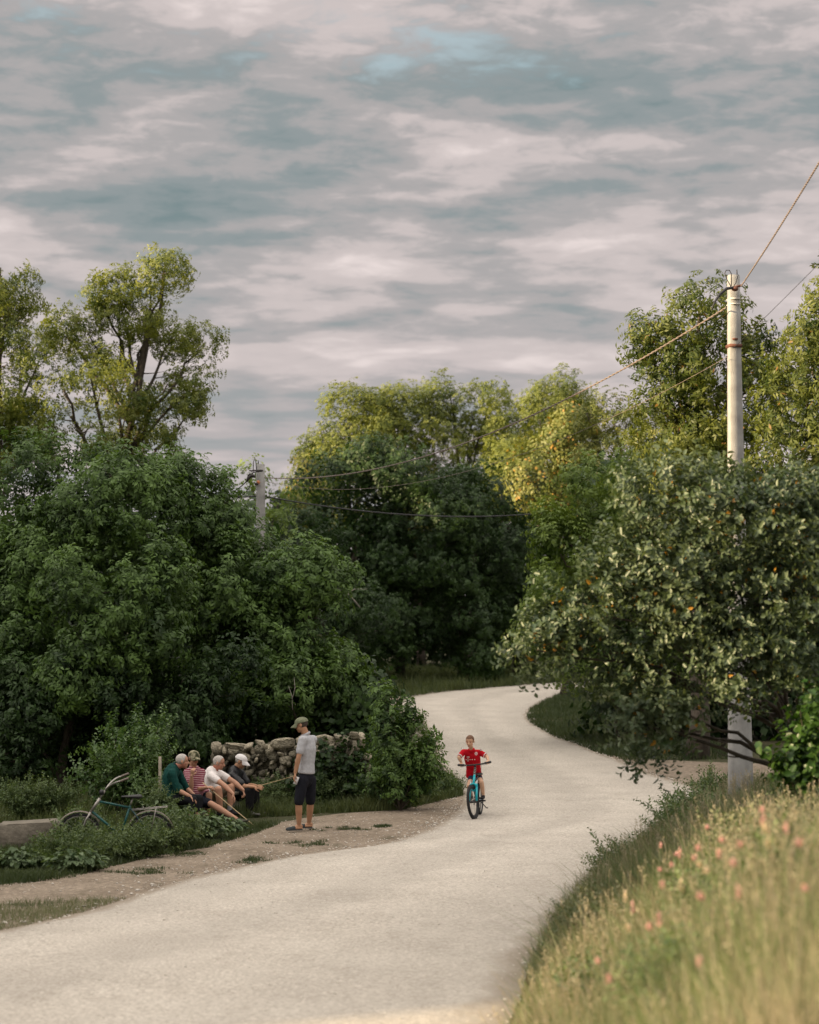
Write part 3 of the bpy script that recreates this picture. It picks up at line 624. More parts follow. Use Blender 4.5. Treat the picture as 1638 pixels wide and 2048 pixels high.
# hanging twigs that stick out of the quince
def twig_plant(name, label, cat, base, tips, kind, m, seed, lpm=26, scale=1.0, group=None, stem_r=0.008, sag=0.1, stemm='bark', foliage='foliage', stem='stem', uniform=True):
    """plant of several stems, shoots of leaves along each"""
    r = np.random.default_rng(seed); root = thing(name, label, cat, base, group); sb = MB(); fb = MB(); base = np.asarray(base, float)
    PO, DI = [], []
    for tp in tips:
        tp = np.asarray(tp, float); m_ = base*0.45+tp*0.55; m_[2] += abs(sag)*np.linalg.norm(tp-base) if sag >= 0 else -abs(sag)*np.linalg.norm(tp-base)
        c = bez(base, m_, tp, 10); tube(sb, c, np.linspace(stem_r, stem_r*0.3, 10), 5)
        Ln = np.linalg.norm(tp-base); n = max(3, int(lpm*Ln)); t = r.uniform(0.25 if uniform else 0.0, 1, n)*9
        k = np.minimum(t.astype(int), 8); fr = (t-k)[:, None]; p = c[k]*(1-fr)+c[k+1]*fr; d = c[k+1]-c[k]; d /= np.linalg.norm(d, axis=1)[:, None]
        PO.append(p+r.normal(0, 0.03, (n, 3))); DI.append(d*0.6+r.normal(0, 0.55, (n, 3))+np.array((0, 0, 0.15)))
    po, di = np.concatenate(PO), np.concatenate(DI); ok = po[:, 2] > G(po[:, 0], po[:, 1])+0.02; po, di = po[ok], di[ok]
    scatter(fb, kind, po, di, scale*r.uniform(0.6, 1.15, len(po)), r)
    sb.build(stem, MT[stemm], root, True, base); fb.build(foliage, m, root, False, base, tint=True)
    return root
def around(base, n, h, spread, r, hv=0.3):
    a = r.uniform(0, 2*math.pi, n); s = spread*np.sqrt(r.uniform(0.05, 1, n))
    return [np.asarray(base)+np.array((math.cos(q)*w, math.sin(q)*w*0.8, h*(1-hv*r.uniform(0, 1))*(1-0.35*(w/spread)**2))) for q, w in zip(a, s)]
def U(u, v, dY=0):
    p = gpx(u, v); return gp(p[0], p[1]+dY)
r0 = np.random.default_rng(500)
# leafy shrub beside the leaning bicycle
b = gp(XY(262, 34.8), 34.8)
tips = [P(u, v, 34.8+r0.normal(0, 0.25)) for u, v in ((275, 1440), (285, 1470), (320, 1450), (335, 1470), (222, 1455), (232, 1480), (180, 1495), (190, 1520), (160, 1540), (170, 1560), (205, 1510), (250, 1500), (300, 1500), (340, 1510), (215, 1560), (250, 1560), (300, 1560), (335, 1560), (175, 1590), (240, 1530), (310, 1480), (270, 1530), (330, 1590), (290, 1590))]
twig_plant('leafy_shrub', 'bright small-leaved shrub of upright stems behind the leaning bicycle', 'shrub', b, tips, 'lilac', MT['lilac'], 501, lpm=26, scale=0.85, stem_r=0.012)
# young box elder by the road
b = gp(XY(800, 36.8), 36.8)
tips = [P(u, v, 36.8+r0.normal(0, 0.3)) for u, v in ((760, 1420), (820, 1405), (770, 1380), (765, 1440), (770, 1480), (790, 1450), (830, 1440), (870, 1460), (860, 1490), (875, 1520), (850, 1540), (800, 1490), (775, 1500), (760, 1520), (880, 1550), (820, 1520), (780, 1540), (740, 1560), (830, 1560))]
twig_plant('young_box_elder', 'young box elder bush at the road edge between stone wall and boy on bicycle', 'shrub', b, tips, 'boxelder', MT['boxelder'], 502, lpm=13, scale=0.85, stem_r=0.014)
# vines and weeds at the right edge
b = gp(XY(1625, 20.5), 20.5)
tips = [P(u, v, 20.5+r0.normal(0, 0.2)) for u, v in ((1600, 1420), (1640, 1380), (1580, 1480), (1620, 1460), (1570, 1540), (1600, 1520), (1640, 1500), (1590, 1570), (1630, 1560), (1560, 1510), (1650, 1440))]
twig_plant('climbing_vine', 'bright green broad-leaved vine hanging at the right photo edge under the fruit tree', 'vine', b, tips, 'vine', MT['vine'], 503, lpm=20, scale=0.7)

# ------------------------------------------------------------------ grass
def in_poly(p, poly):
    x, y = p[:, 0], p[:, 1]; c = np.zeros(len(p), bool); n = len(poly)
    for i in range(n):
        x1, y1 = poly[i]; x2, y2 = poly[(i+1) % n]
        k = ((y1 > y) != (y2 > y)) & (x < (x2-x1)*(y-y1)/(y2-y1+1e-12)+x1); c ^= k
    return c
def pts_in(poly, n, r, clump=0.0):
    poly = np.asarray(poly, float); lo, hi = poly.min(0), poly.max(0); out = []; tot = 0
    while tot < n:
        q = r.uniform(lo, hi, (n*2, 2))
        if clump:
            cc = r.uniform(lo, hi, (max(4, n//40), 2)); q = np.where(r.uniform(0, 1, (len(q), 1)) < clump, cc[r.integers(0, len(cc), len(q))]+r.normal(0, 0.12, (len(q), 2)), q)
        q = q[in_poly(q, poly)]; out.append(q); tot += len(q)
    return np.concatenate(out)[:n]
def dist_road(p):
    """signed-ish distance inside the road polygon -> mask of points on the road"""
    poly = np.concatenate([smooth_line(ROADL, 1), smooth_line(ROADR, 1)[::-1]]); return in_poly(p, poly)
def blades(mb, p, h, w, lean, r, t=None):
    n = len(p); z = G(p[:, 0], p[:, 1]); b = np.column_stack([p, z-0.01])
    a = r.uniform(0, 2*math.pi, n); s = np.stack([np.cos(a), np.sin(a), np.zeros(n)], 1)*(w/2)[:, None]
    la = r.uniform(0, 2*math.pi, n); ld = np.stack([np.cos(la), np.sin(la), np.zeros(n)], 1)*(h*np.abs(r.normal(0, lean, n)))[:, None]
    up = np.zeros((n, 3)); up[:, 2] = h
    V = np.stack([b-s, b+s, b+up*0.5+ld*0.3+s*0.8, b+up*0.5+ld*0.3-s*0.8, b+up*0.95+ld+s*0.15, b+up*0.95+ld-s*0.15], 1)
    k = (np.arange(n)*6)[:, None]; Fq = np.concatenate([k+np.array([[0, 1, 2, 3]]), k+np.array([[3, 2, 4, 5]])])
    t = r.uniform(0, 0.94, n) if t is None else t
    mb.add(V.reshape(-1, 3), Fq, np.repeat(t, 6))
def grass(name, poly, n, h, hv, w, lean, m, seed, clump=0.5, label=None, hf=None, off_road=True):
    r = np.random.default_rng(seed); p = pts_in(poly, n, r, clump)
    if off_road: p = p[~dist_road(p)]
    hh = h*(1+hv*r.normal(0, 1, len(p))).clip(0.3, 2.0)
    if hf is not None: hh = hh*hf(p)
    tt = np.clip(r.uniform(0, 0.55, len(p))+0.5*(patchf(p+3, 1.1, 0.0)*0.6+patchf(p[:, ::-1]+9, 3.1, 0.0)*0.4)+r.normal(0, 0.05, len(p)), 0, 0.94)
    mb = MB(); blades(mb, p, hh, np.full(len(p), w)*r.uniform(0.7, 1.3, len(p)), lean, r, tt)
    o = mb.build(name, m, None, False, tint=True); tag(o, label, 'grass', kind='stuff'); return o
def patchf(p, s=0.8, lo=0.45):
    q = np.sin(p[:, 0]*s*2.1+1.3*np.sin(p[:, 1]*s))*np.sin(p[:, 1]*s*1.7+0.8*np.sin(p[:, 0]*s*1.4)); return lo+(1-lo)*(0.5+0.5*q)
# far verge under the wood
grass('grass', g2((560, 1352), (800, 1338), (1180, 1330), (1210, 1362), (1010, 1374), (900, 1383), (820, 1393), (560, 1398)), 26000, 0.42, 0.4, 0.030, 0.4, MT['grass'], 600, 0.5, 'rough green grass along the far road edge under the dark wood', hf=lambda p: patchf(p, 0.5, 0.4))
# grass island right of the bend
isl = g2((1052, 1430), (1080, 1402), (1130, 1385), (1200, 1372), (1300, 1380), (1420, 1480), (1480, 1520), (1330, 1522), (1250, 1522), (1180, 1503), (1110, 1478), (1060, 1450))
grass('lawn', isl, 42000, 0.13, 0.4, 0.018, 0.5, MT['lawn'], 601, 0.3, 'short dark green grass on the inside of the road bend', hf=lambda p: patchf(p, 1.0, 0.5)*1.1)
# left: under and before the stone wall, under the weeds
grass('grass', g2((500, 1600), (700, 1590), (880, 1560), (905, 1562), (930, 1592), (800, 1622), (640, 1628), (520, 1636), (430, 1640)), 26000, 0.20, 0.4, 0.014, 0.5, MT['grass'], 602, 0.4, 'green grass in front of the rubble stone wall', hf=lambda p: patchf(p, 1.2, 0.5))
grass('grass', g2((-60, 1700), (0, 1690), (200, 1680), (330, 1660), (480, 1648), (560, 1650), (420, 1696), (300, 1716), (150, 1756), (0, 1775), (-60, 1790)), 30000, 0.12, 0.5, 0.012, 0.6, MT['lawn'], 603, 0.6, 'low grass around the weeds at lower left', hf=lambda p: patchf(p, 1.2, 0.3))
grass('dry_grass', g2((-60, 1810), (0, 1812), (120, 1806), (285, 1797), (262, 1808), (130, 1838), (0, 1866), (-60, 1880)), 6500, 0.075, 0.6, 0.006, 0.6, MT['olivegrass'], 604, 0.5, 'thin fading grass strip along the left road edge', hf=lambda p: patchf(p, 1.5, 0.5))
for k, (u, v, ru, rv, lab) in enumerate(((520, 1722, 45, 7, 'thin grass patch on the bare earth nearest the road, left of the standing man'), (600, 1690, 55, 5, 'thin grass patch on the bare earth below the feet of the standing man'), (690, 1660, 40, 4, 'thin grass patch on the bare earth right of the standing man'), (480, 1665, 55, 8, 'grass fringe on the bare earth under the outstretched leg'), (360, 1712, 60, 6, 'grass fringe on the bare earth below the largest burdock'), (765, 1655, 25, 3, 'small grass tuft on the bare earth half way to the boy'), (280, 1745, 70, 7, 'thin grass patch on the bare earth right of the lowest burdock'))):
    r = np.random.default_rng(620+k); n = 800; q = r.normal(0, 0.45, (n, 2)); c = np.array([gpx(u, v)]); ex = abs(gpx(u+ru, v)[0]-gpx(u-ru, v)[0])/2; ey = abs(gpx(u, v+rv)[1]-gpx(u, v-rv)[1])/2
    cc = r.normal(0, 0.5, (14, 2)); q = cc[r.integers(0, 14, n)]+r.normal(0, 0.13, (n, 2)); p = c+q*np.array((ex, ey)); p = p[~dist_road(p)]
    mb = MB(); blades(mb, p, np.abs(r.normal(0.03, 0.015, len(p)))+0.01, np.full(len(p), 0.011), 0.8, r); tag(mb.build('grass_patch', MT['lawn'], None, tint=True), lab, 'grass', kind='stuff')
grass('grass', g2((-60, 1500), (0, 1480), (200, 1480), (420, 1500), (430, 1640), (330, 1662), (200, 1684), (0, 1694), (-60, 1704)), 30000, 0.28, 0.4, 0.014, 0.5, MT['grass'], 612, 0.5, 'rough grass behind the bicycle and under the thicket at left', hf=lambda p: patchf(p, 0.9, 0.4))
# right bank
def right_poly(y0, y1, x1f): 
    ys = np.linspace(y0, y1, 24); return np.array([(float(XR(y))-0.12, y) for y in ys]+[(x1f(y), y) for y in ys[::-1]])
wide = lambda y: 0.215*y+0.8
rightcol = lambda p: np.clip((p[:, 0]-XR(p[:, 1]))/0.6+0.3, 0.5, 1.0)
grass('grass', right_poly(21, 40, wide), 60000, 0.30, 0.4, 0.010, 0.55, MT['grass'], 605, 0.6, 'green and tangled roadside grass on the bank by the near pole', hf=lambda p: rightcol(p)*patchf(p, 1.6, 0.55))
grass('russet_grass', right_poly(14, 26, lambda y: float(XR(y))+1.6), 42000, 0.34, 0.3, 0.0055, 0.5, MT['redgrass'], 606, 0.5, 'fine russet grass hanging over the right road edge', hf=lambda p: rightcol(p)*patchf(p, 2.1, 0.5))
grass('green_grass', right_poly(8, 26, wide), 60000, 0.40, 0.4, 0.008, 0.6, MT['weed'], 609, 0.7, 'green undergrowth low between the dry stalks of the near bank', hf=lambda p: rightcol(p)*patchf(p+5, 1.9, 0.5))
grass('olive_grass', right_poly(7.5, 24, wide), 52000, 0.44, 0.35, 0.0065, 0.5, MT['olivegrass'], 607, 0.6, 'tall olive meadow grass on the near right bank', hf=lambda p: rightcol(p)*patchf(p, 1.7, 0.5))
grass('dry_grass', right_poly(7, 15, wide), 15000, 0.46, 0.4, 0.005, 0.5, MT['drygrass'], 608, 0.65, 'straw-coloured dry grass closest to the camera', hf=lambda p: rightcol(p)*patchf(p+2, 2.0, 0.5))
# seed stalks standing above the meadow
r = np.random.default_rng(611); p = pts_in(right_poly(8, 25, wide), 2600, r, 0.6); p = p[~dist_road(p)]; mb = MB(); h = r.uniform(0.38, 0.72, len(p))*rightcol(p)
n = len(p); z = G(p[:, 0], p[:, 1]); b0_ = np.column_stack([p, z]); la = r.normal(0, 0.16, (n, 2)); tp = b0_+np.column_stack([la*h[:, None], h]); s_ = np.tile((0.0016, 0, 0), (n, 1)); md = b0_*0.5+tp*0.5+np.column_stack([la*-0.12*h[:, None], 0*h])
V = np.stack([b0_-s_, b0_+s_, md+s_, md-s_, tp+s_, tp-s_], 1); k = (np.arange(n)*6)[:, None]; mb.add(V.reshape(-1, 3), np.concatenate([k+np.array([[0, 1, 2, 3]]), k+np.array([[3, 2, 4, 5]])]), np.repeat(r.uniform(0.3, 0.9, n), 6))
for q in range(6):
    d = randdir(n, r); d[:, 2] = np.abs(d[:, 2]); c = tp-np.column_stack([la, np.ones(n)])*(0.012*q)[None] if False else tp-np.column_stack([la, np.ones(n)])*0.014*q
    w = np.cross(d, randdir(n, r))*0.005; V = np.stack([c, c+d*0.012+w, c+d*0.026, c+d*0.012-w], 1); k = (np.arange(n)*4)[:, None]; mb.add(V.reshape(-1, 3), k+np.array([[0, 1, 2, 3]]), np.repeat(r.uniform(0.4, 0.94, n), 4))
tag(mb.build('seed_stalks', MT['drygrass'], None, tint=True), 'thin stalks with small seed heads over the near meadow', 'grass', kind='stuff')

# ------------------------------------------------------------------ poles and wires
MT['concrete'] = simple('pole_concrete', (0.325, 0.322, 0.315), 0.85, nscale=5, var=0.22, bump=0.5, bscale=55, dist=0.012)
MT['paint'] = simple('white_paint', (0.72, 0.70, 0.66), 0.6, bump=0.05)
MT['steel'] = simple('dark_steel', (0.05, 0.045, 0.045), 0.5, 0.6)
MT['rust'] = simple('rusty_steel', (0.16, 0.07, 0.05), 0.7, 0.3)
MT['cable_pale'] = simple('pale_cable', (0.20, 0.16, 0.14), 0.7)
MT['cable_black'] = simple('black_cable', (0.025, 0.025, 0.03), 0.6)
MT['glint_orange'] = simple('sun_glint_orange', (0.55, 0.20, 0.08), 0.25)  # colour stands in for an orange sun glint
def pole(Y, u0, v0, u1, v1, label, wtop, wbot, q1, near):
    """tapered concrete post; front face plus a facet that widens downwards"""
    top = P(u1, v1, Y); bx = P(u0, v0, Y)[0]; base = gp(bx, Y)
    root = thing('utility_pole', label, 'pole', base, None, 0.20 if near else 0.1); mb = MB()
    H = top[2]-base[2]; V = []; ns = 9
    for k in range(ns+1):
        f = k/ns; z = -0.35+(H+0.35)*f; cx = (top[0]-bx)*f; w = wbot*(1-f)+wtop*f; q = q1*(1-f)**1.3+0.012
        h = w/2; d = w*0.95
        for x, y in ((-h-0.012, 0.03), (-h+0.006, 0), (h-0.006, 0), (h+q, q*0.9+0.01), (h+q, d+q*0.5), (h-0.01, d+q*0.6), (-h, d)): V.append((cx+x, y, z))
    n = 7; i = np.arange(n); j = (i+1) % n
    fs = np.concatenate([np.stack([k*n+i, k*n+j, (k+1)*n+j, (k+1)*n+i], 1) for k in range(ns)])
    mb.add(np.array(V), [fs, (i[::-1])[None], (i+ns*n)[None]]); mb.build('shaft', MT['concrete'], root)
    return root, base, top, H
rp, nb, nt_, nH = pole(30.6, 1478, 1600, 1470, 549, 'near concrete pole rising out of the fruit tree, white bands near its top', 0.142, 0.205, 0.20, True)
def rel(p, b): return np.asarray(p)-b
def band(root, base, Y, u, v, w, h, m, name, d=0.02):
    c = P(u, v, Y); mb = MB(); 
    box(mb, c-base+np.array((0, 0.075, 0)), (w, 0.19, h)); mb.build(name, m, root)
band(rp, nb, 30.6, 1470.5, 597, 0.150, 0.016, MT['paint'], 'painted_band'); band(rp, nb, 30.6, 1470.5, 607.5, 0.150, 0.014, MT['paint'], 'painted_band')
band(rp, nb, 30.6, 1471.5, 691, 0.19, 0.045, MT['rust'], 'clamp_band')
mb = MB(); box(mb, P(1470, 678, 30.6)-nb-np.array((0, 0.006, 0)), (0.08, 0.012, 0.03)); mb.build('number_plate', MT['rust'], rp)
mb = MB(); tube(mb, [P(1476, 549, 30.65)-nb, P(1475.5, 539, 30.65)-nb], 0.008, 6); mb.build('top_rod', MT['steel'], rp)
mb = MB(); pl = [(1461, 575), (1452, 560), (1447, 548), (1450, 541), (1457, 541), (1461, 548), (1461, 572)]
tube(mb, bez_pts := np.array([P(u, v, 30.55) for u, v in pl])-nb, 0.007, 6); mb.build('wire_loop', MT['steel'], rp)
mb = MB(); tube(mb, np.array([P(1476, 549, 30.56), P(1470, 566, 30.55), P(1462, 577, 30.5)])-nb, 0.006, 6); mb.build('lead_wire', MT['steel'], rp)
mb = MB(); tube(mb, np.array([P(1465, 575, 30.5), P(1448, 578, 30.45), P(1432, 590, 30.4), (P(1420, 606, 30.35)), P(1412, 622, 30.3)])-nb, [0.02, 0.024, 0.02, 0.016, 0.008], 8); mb.build('cable_tail', MT['cable_black'], rp)
mb = MB(); ell(mb, P(1467, 578, 30.5)-nb, (0.05, 0.05, 0.035)); tube(mb, np.array([P(1458, 577, 30.5), P(1482, 570, 30.5)])-nb, 0.018, 8); mb.build('anchor_clamp', MT['rust'], rp)
fp, fb_, ft, fH = pole(50.0, 523, 1640, 521, 928, 'far concrete pole standing up behind the box elder thicket', 0.185, 0.225, 0.03, False)
mb = MB(); tube(mb, np.array([P(517, 928, 50.05), P(517, 921, 50.05)])-fb_, 0.012, 6); mb.build('top_rod', MT['steel'], fp)
mb = MB(); tube(mb, np.array([P(513, 945, 49.95), P(511, 925, 49.9), P(509, 914, 49.9), (P(506, 925, 49.9)), P(505.5, 945, 49.9)])-fb_, 0.010, 6); mb.build('wire_loop', MT['steel'], fp)
mb = MB()
tube(mb, np.array([P(525, 941, 49.9), P(505, 941, 49.85), P(500, 943, 49.85)])-fb_, 0.018, 6); tube(mb, np.array([P(525, 942, 49.9), P(505, 945, 49.85)])-fb_, 0.014, 6)
for a, b2 in (((504, 942), (497, 941)), ((504, 945), (503, 953)), ((499, 947), (494, 953)), ((501, 952), (496, 957))): tube(mb, np.array([P(*a, 49.85), P(*b2, 49.85)])-fb_, 0.016, 6)
tube(mb, np.array([P(510, 954, 49.85), P(502, 951, 49.85), P(495, 957, 49.85), P(493, 964, 49.85)])-fb_, [0.03, 0.05, 0.04, 0.02], 8)
mb.build('cross_bracket', MT['steel'], fp)
mb = MB(); ell(mb, P(516, 965, 49.93)-fb_, (0.04, 0.035, 0.05)); mb.build('glint_knob', MT['glint_orange'], fp)  # orange knob added in place of the sun glint on the pole
mb = MB(); ell(mb, P(512, 968, 49.9)-fb_, (0.05, 0.04, 0.035)); mb.build('insulator_hook', MT['steel'], fp)

def wire(name, label, a, b, sag, rad_, m, strands=1, pitch=0.3, n=80, part_at=None):
    a, b = np.asarray(a), np.asarray(b); Ln = np.linalg.norm(b-a); mb = MB()
    n = int(Ln/pitch*7) if strands > 1 else n; t = np.linspace(0, 1, n)[:, None]
    c = a*(1-t)+b*t; c[:, 2] -= (4*sag*t*(1-t))[:, 0]
    if strands > 1:
        d = unit(b-a); s, q, _ = frame_of(d); ph = (t[:, 0]*Ln/pitch*2*math.pi)
        for k in range(strands):
            f = ph+k*2*math.pi/strands; tube(mb, c+(np.cos(f)[:, None]*s+np.sin(f)[:, None]*q)*rad_*0.95, rad_, 6)
    else: tube(mb, c, rad_, 6)
    o = mb.build(name, m, None, True); return tag(o, label, 'cable')
wire('overhead_cable', 'thick twisted cable climbing from the near pole to the upper right corner', P(1482, 572, 30.5), (3.55, 4.0, 8.95), 0.28, 0.0068, MT['cable_pale'], 2, 0.22)
wire('overhead_cable', 'twisted cable sagging between the near pole and the far pole', P(1452, 615, 30.5), P(528, 955, 49.9), 0.75, 0.008, MT['cable_pale'], 2, 0.26)
wire('overhead_wire', 'thin wire crossing the near pole below its clamp and sagging to the far pole', P(1456, 713, 30.5), P(528, 962, 49.9), 0.85, 0.0038, MT['cable_pale'])
wire('overhead_wire', 'hair-thin wire running from the near pole clamp up to the right photo edge', P(1466, 697, 30.5), (4.1, 3.0, 7.2), 0.1, 0.0035, MT['cable_black'])
wire('overhead_wire', 'black wire from the far pole low across the dark wood to the right', P(531, 993, 50), P(1160, 1017, 62), 0.35, 0.016, MT['cable_black'])
wire('overhead_wire', 'black wire leaving the far pole to the left into the thicket', P(512, 992, 50), P(380, 978, 58), 0.1, 0.018, MT['cable_black'])
wire('overhead_cable', 'short cable dropping from the far pole bracket down to the left', P(494, 962, 49.85), P(440, 992, 56), 0.08, 0.014, MT['cable_black'])
wire('overhead_wire', 'thin connecting wire hanging below the far pole bracket', P(500, 972, 49.85), P(468, 990, 52), 0.12, 0.012, MT['cable_black'])

# ------------------------------------------------------------------ stone wall, slab, post, bench, sticks
MT['stone'] = simple('limestone_rubble', (0.34, 0.315, 0.265), 0.95, nscale=3.5, var=0.55, bump=0.9, bscale=14, dist=0.05)
MT['slab'] = simple('old_concrete_slab', (0.17, 0.15, 0.12), 0.95, nscale=5, var=0.3, bump=0.8, bscale=22, dist=0.02)
MT['wood'] = simple('weathered_wood', (0.27, 0.235, 0.185), 0.85, nscale=14, var=0.3, bump=0.4, bscale=40)
MT['stick'] = simple('peeled_stick', (0.55, 0.42, 0.24), 0.6, bump=0.1)
def rubblemat():
    m = simple('rubble_stone', (0.34, 0.315, 0.265), 0.95, nscale=7, var=0.45, bump=1.0, bscale=22, dist=0.06); nt = m.node_tree; b = nt.nodes['Principled BSDF']
    at = N(nt, 'ShaderNodeAttribute', attribute_name='tint'); r = ramp(nt, [(0.0, (0.28, 0.28, 0.24)), (0.5, (0.55, 0.54, 0.47)), (1.0, (1.2, 1.15, 1.03))]); L(nt, at.outputs['Fac'], r.inputs[0])
    src = b.inputs['Base Color'].links[0].from_socket; L(nt, mixc(nt, 1.0, src, r.outputs[0], 'MULTIPLY'), b.inputs['Base Color']); return m
MT['rubble'] = rubblemat()
def ico(sub):
    bm = bmesh.new(); bmesh.ops.create_icosphere(bm, subdivisions=sub, radius=1); bm.verts.ensure_lookup_table()
    v = np.array([p.co[:] for p in bm.verts]); f = np.array([[q.index for q in p.verts] for p in bm.faces]); bm.free(); return v, f
IC2, IC3 = ico(2), ico(3)
def rock(mb, c, s, r, t=0.5, ic=None):
    v, f = ic or IC2; k = r.normal(0, 1, (4, 3)); ph = r.uniform(0, 6, 4)
    n = sum(np.sin(v@k[i]*1.6+ph[i]) for i in range(4))*0.07
    v = np.sign(v)*np.abs(v)**0.62*0.85; v = v*(1+1.6*n[:, None]+0.05*np.sin(v@k[0]*5+1)[:, None]); A = np.linalg.qr(r.normal(0, 1, (3, 3)))[0]*0.35+np.eye(3)*0.9
    mb.add((v@A.T)*np.asarray(s)+c, f, t)
r = np.random.default_rng(31)
wa = gp(XY(418, 38.3), 38.3); wb = gp(XY(742, 38.0), 38.0)
mb = MB(); nrow = 6
wl = np.linalg.norm(wb-wa)
core = MB()
for k in range(int(wl/0.3)):
    t = (k+0.5)/(wl/0.3); p = wa*(1-t)+wb*t; hh = 0.98+0.22*t+0.06*math.sin(k*1.7)
    for j in range(5): rock(mb, p+np.array((0, 0.28, hh*(j+0.4)/5-0.05)), (0.26, 0.24, 0.17), r)
for row in range(11):
    x = 0.0
    while x < wl:
        w = r.uniform(0.05, 0.19)*(1.7 if row == 10 else 1.0)*0.9; x += w*1.55; t = x/wl
        if t > 1: break
        hh = 1.02+0.22*t
        p = wa*(1-t)+wb*t; z = hh*(row+0.35)/10.6+r.normal(0, 0.02)
        rock(mb, p+np.array((0, r.normal(0, 0.045), z)), (w*(0.85 if row < 10 else 1.15), r.uniform(0.10, 0.20), (0.03+w*0.42)*r.uniform(0.7, 1.3) if row < 10 else 0.085), r, t=r.uniform(0, 1) if row < 10 else r.uniform(0.6, 1), ic=IC3 if w > 0.15 else IC2)
o = mb.build('stone_wall', MT['rubble'], None, False, tint=True); tag(o, 'low rubble wall of pale rough stones behind the standing man', 'wall')
for k in range(26):                        # loose stones fallen by the wall foot? kept in one mesh with the wall
    pass
sb = P(70, 1665, 30.2); sbase = gp(sb[0], 30.2); root = thing('concrete_slab', 'grey weathered concrete block half hidden in weeds at the left edge', 'slab', sbase)
mb = MB(); R = np.array(Matrix.Rotation(0.10, 3, 'Z') @ Matrix.Rotation(-0.05, 3, 'Y'))
v, f = IC3
n = 0.018*np.sin(v@np.array((7, 3, 5)))+0.012*np.sin(v@np.array((-4, 9, 11)))
vv = np.sign(v)*np.abs(v)**0.13; vv = vv*(1+n[:, None])*np.array((0.66, 0.32, 0.19)); mb.add(vv@R.T+(sb-sbase)+np.array((0.12, 0.15, -0.03)), f); mb.build('block', MT['slab'], root)
pp = P(320, 1513, 33.2); b = gp(pp[0], 33.2); mb = MB(); tube(mb, [(0, 0, -0.1), (0.003, 0, 0.6), (0.0, 0, pp[2]-b[2])], [0.026, 0.025, 0.023], 10)
o = mb.build('wooden_post', MT['wood'], None, True); o.location = tuple(b); tag(o, 'thin weathered wooden post left of the man in the green sweater', 'post')
# bench of plank on two blocks
b0 = P(325, 1604, 33.75); b1 = P(482, 1592, 36.0); bc = (b0+b1)/2; base = gp(bc[0], bc[1]); root = thing('plank_bench', 'rough plank bench under the four seated men', 'bench', base)
d = unit((b1-b0)*np.array((1, 1, 0))); R = np.stack([d, np.cross((0, 0, 1), d), (0, 0, 1)], 1); Ln = np.linalg.norm((b1-b0)[:2])
zt = 0.40
mb = MB(); box(mb, (0, 0, zt), (Ln, 0.30, 0.05), R); mb.build('seat', MT['wood'], root)
for s in (-0.42, 0, 0.42):
    mb = MB(); rock(mb, np.array((0, 0, 0.17))+R@np.array((s*Ln, 0, 0)), (0.16, 0.14, 0.21), r); mb.build('stone_support', MT['stone'], root)
# dead twigs sticking out of the wood
def dead_branch(name, label, pts_list, base, rr=0.012):
    root = thing(name, label, 'branch', base); mb = MB()
    for pts in pts_list: tube(mb, np.array(pts)-np.asarray(base), np.linspace(rr, rr*0.3, len(pts)), 5)
    mb.build('twigs', MT['twig'], root); return root
Q = lambda u, v, Y=80: P(u, v, Y)
dead_branch('dead_branch', 'bare pale branch spreading in front of the dark wood', [[Q(672, 1235), Q(680, 1200), Q(700, 1185)], [Q(720, 1215), Q(700, 1190), Q(676, 1178), Q(655, 1165), Q(636, 1160)], [Q(690, 1188), Q(710, 1178), Q(735, 1178)], [Q(680, 1190), Q(650, 1185), Q(640, 1195)], [Q(676, 1178), Q(690, 1165), Q(712, 1160)]], Q(700, 1200), 0.022)
dead_branch('dead_branch', 'thin forked dry branch low in the thicket above the standing man', [[P(585, 1420, 38.9), P(584, 1392, 38.9), P(577, 1372, 38.9)], [P(584, 1400, 38.9), P(590, 1375, 38.9), P(588, 1355, 38.9)]], P(585, 1420, 38.9), 0.008)
# litter and stones
MT['litter'] = simple('white_litter', (0.75, 0.74, 0.72), 0.5)
for u, v, s, lab in ((890, 1380, 0.10, 'white scrap of litter in the far roadside grass'), (905, 1562, 0.16, 'pale flat stone at the road edge left of the boy'), (190, 1733, 0.07, 'pale stone among the weeds below the leaning bicycle')):
    mb = MB(); rock(mb, np.array((0, 0, s*0.15)), (s, s*0.7, s*0.3), r, ic=IC3); o = mb.build('stone' if 'stone' in lab else 'litter', MT['litter'] if 'litter' in lab else MT['stone'], None, True); p = gpx(u, v); o.location = tuple(gp(*p)); tag(o, lab, 'stone' if 'stone' in lab else 'litter')
# pebbles
OC, OF = ico(1)
def pebbles(name, label, p, s, r, off=0.012):
    mb = MB(); n = len(p); z = G(p[:, 0], p[:, 1])+off; S = s[:, None]*r.uniform(0.6, 1.3, (n, 3))*np.array((1, 1, 0.5))
    A = rotz_to(randdir(n, r)*0.3+np.array((0, 0, 1)), r); V = np.einsum('nij,nvj->nvi', A, OC[None]*(1+r.normal(0, 0.12, (n, len(OC), 1)))*S[:, None])+np.column_stack([p, z+s*0.2])[:, None]
    mb.add(V.reshape(-1, 3), (OF[None]+(np.arange(n)*len(OC))[:, None, None]).reshape(-1, 3)); o = mb.build(name, MT['pebble'], None); tag(o, label, 'stones', kind='stuff')
MT['pebble'] = simple('limestone_pebble', (0.56, 0.52, 0.465), 0.9, nscale=2.5, var=0.3, bump=0)
Ls = resample(smooth_line(ROADL[2:22]), 700); Rs = resample(smooth_line(ROADR[4:24]), 600)
pl = np.concatenate([Ls[r.integers(0, 700, 4200)]+r.normal(0, 0.22, (4200, 2)), Rs[r.integers(0, 600, 2500)]+r.normal(0, 0.12, (2500, 2))])
pebbles('edge_pebbles', 'loose limestone pebbles along both road edges', pl, np.abs(r.normal(0, 0.010, len(pl)))+0.004, r)
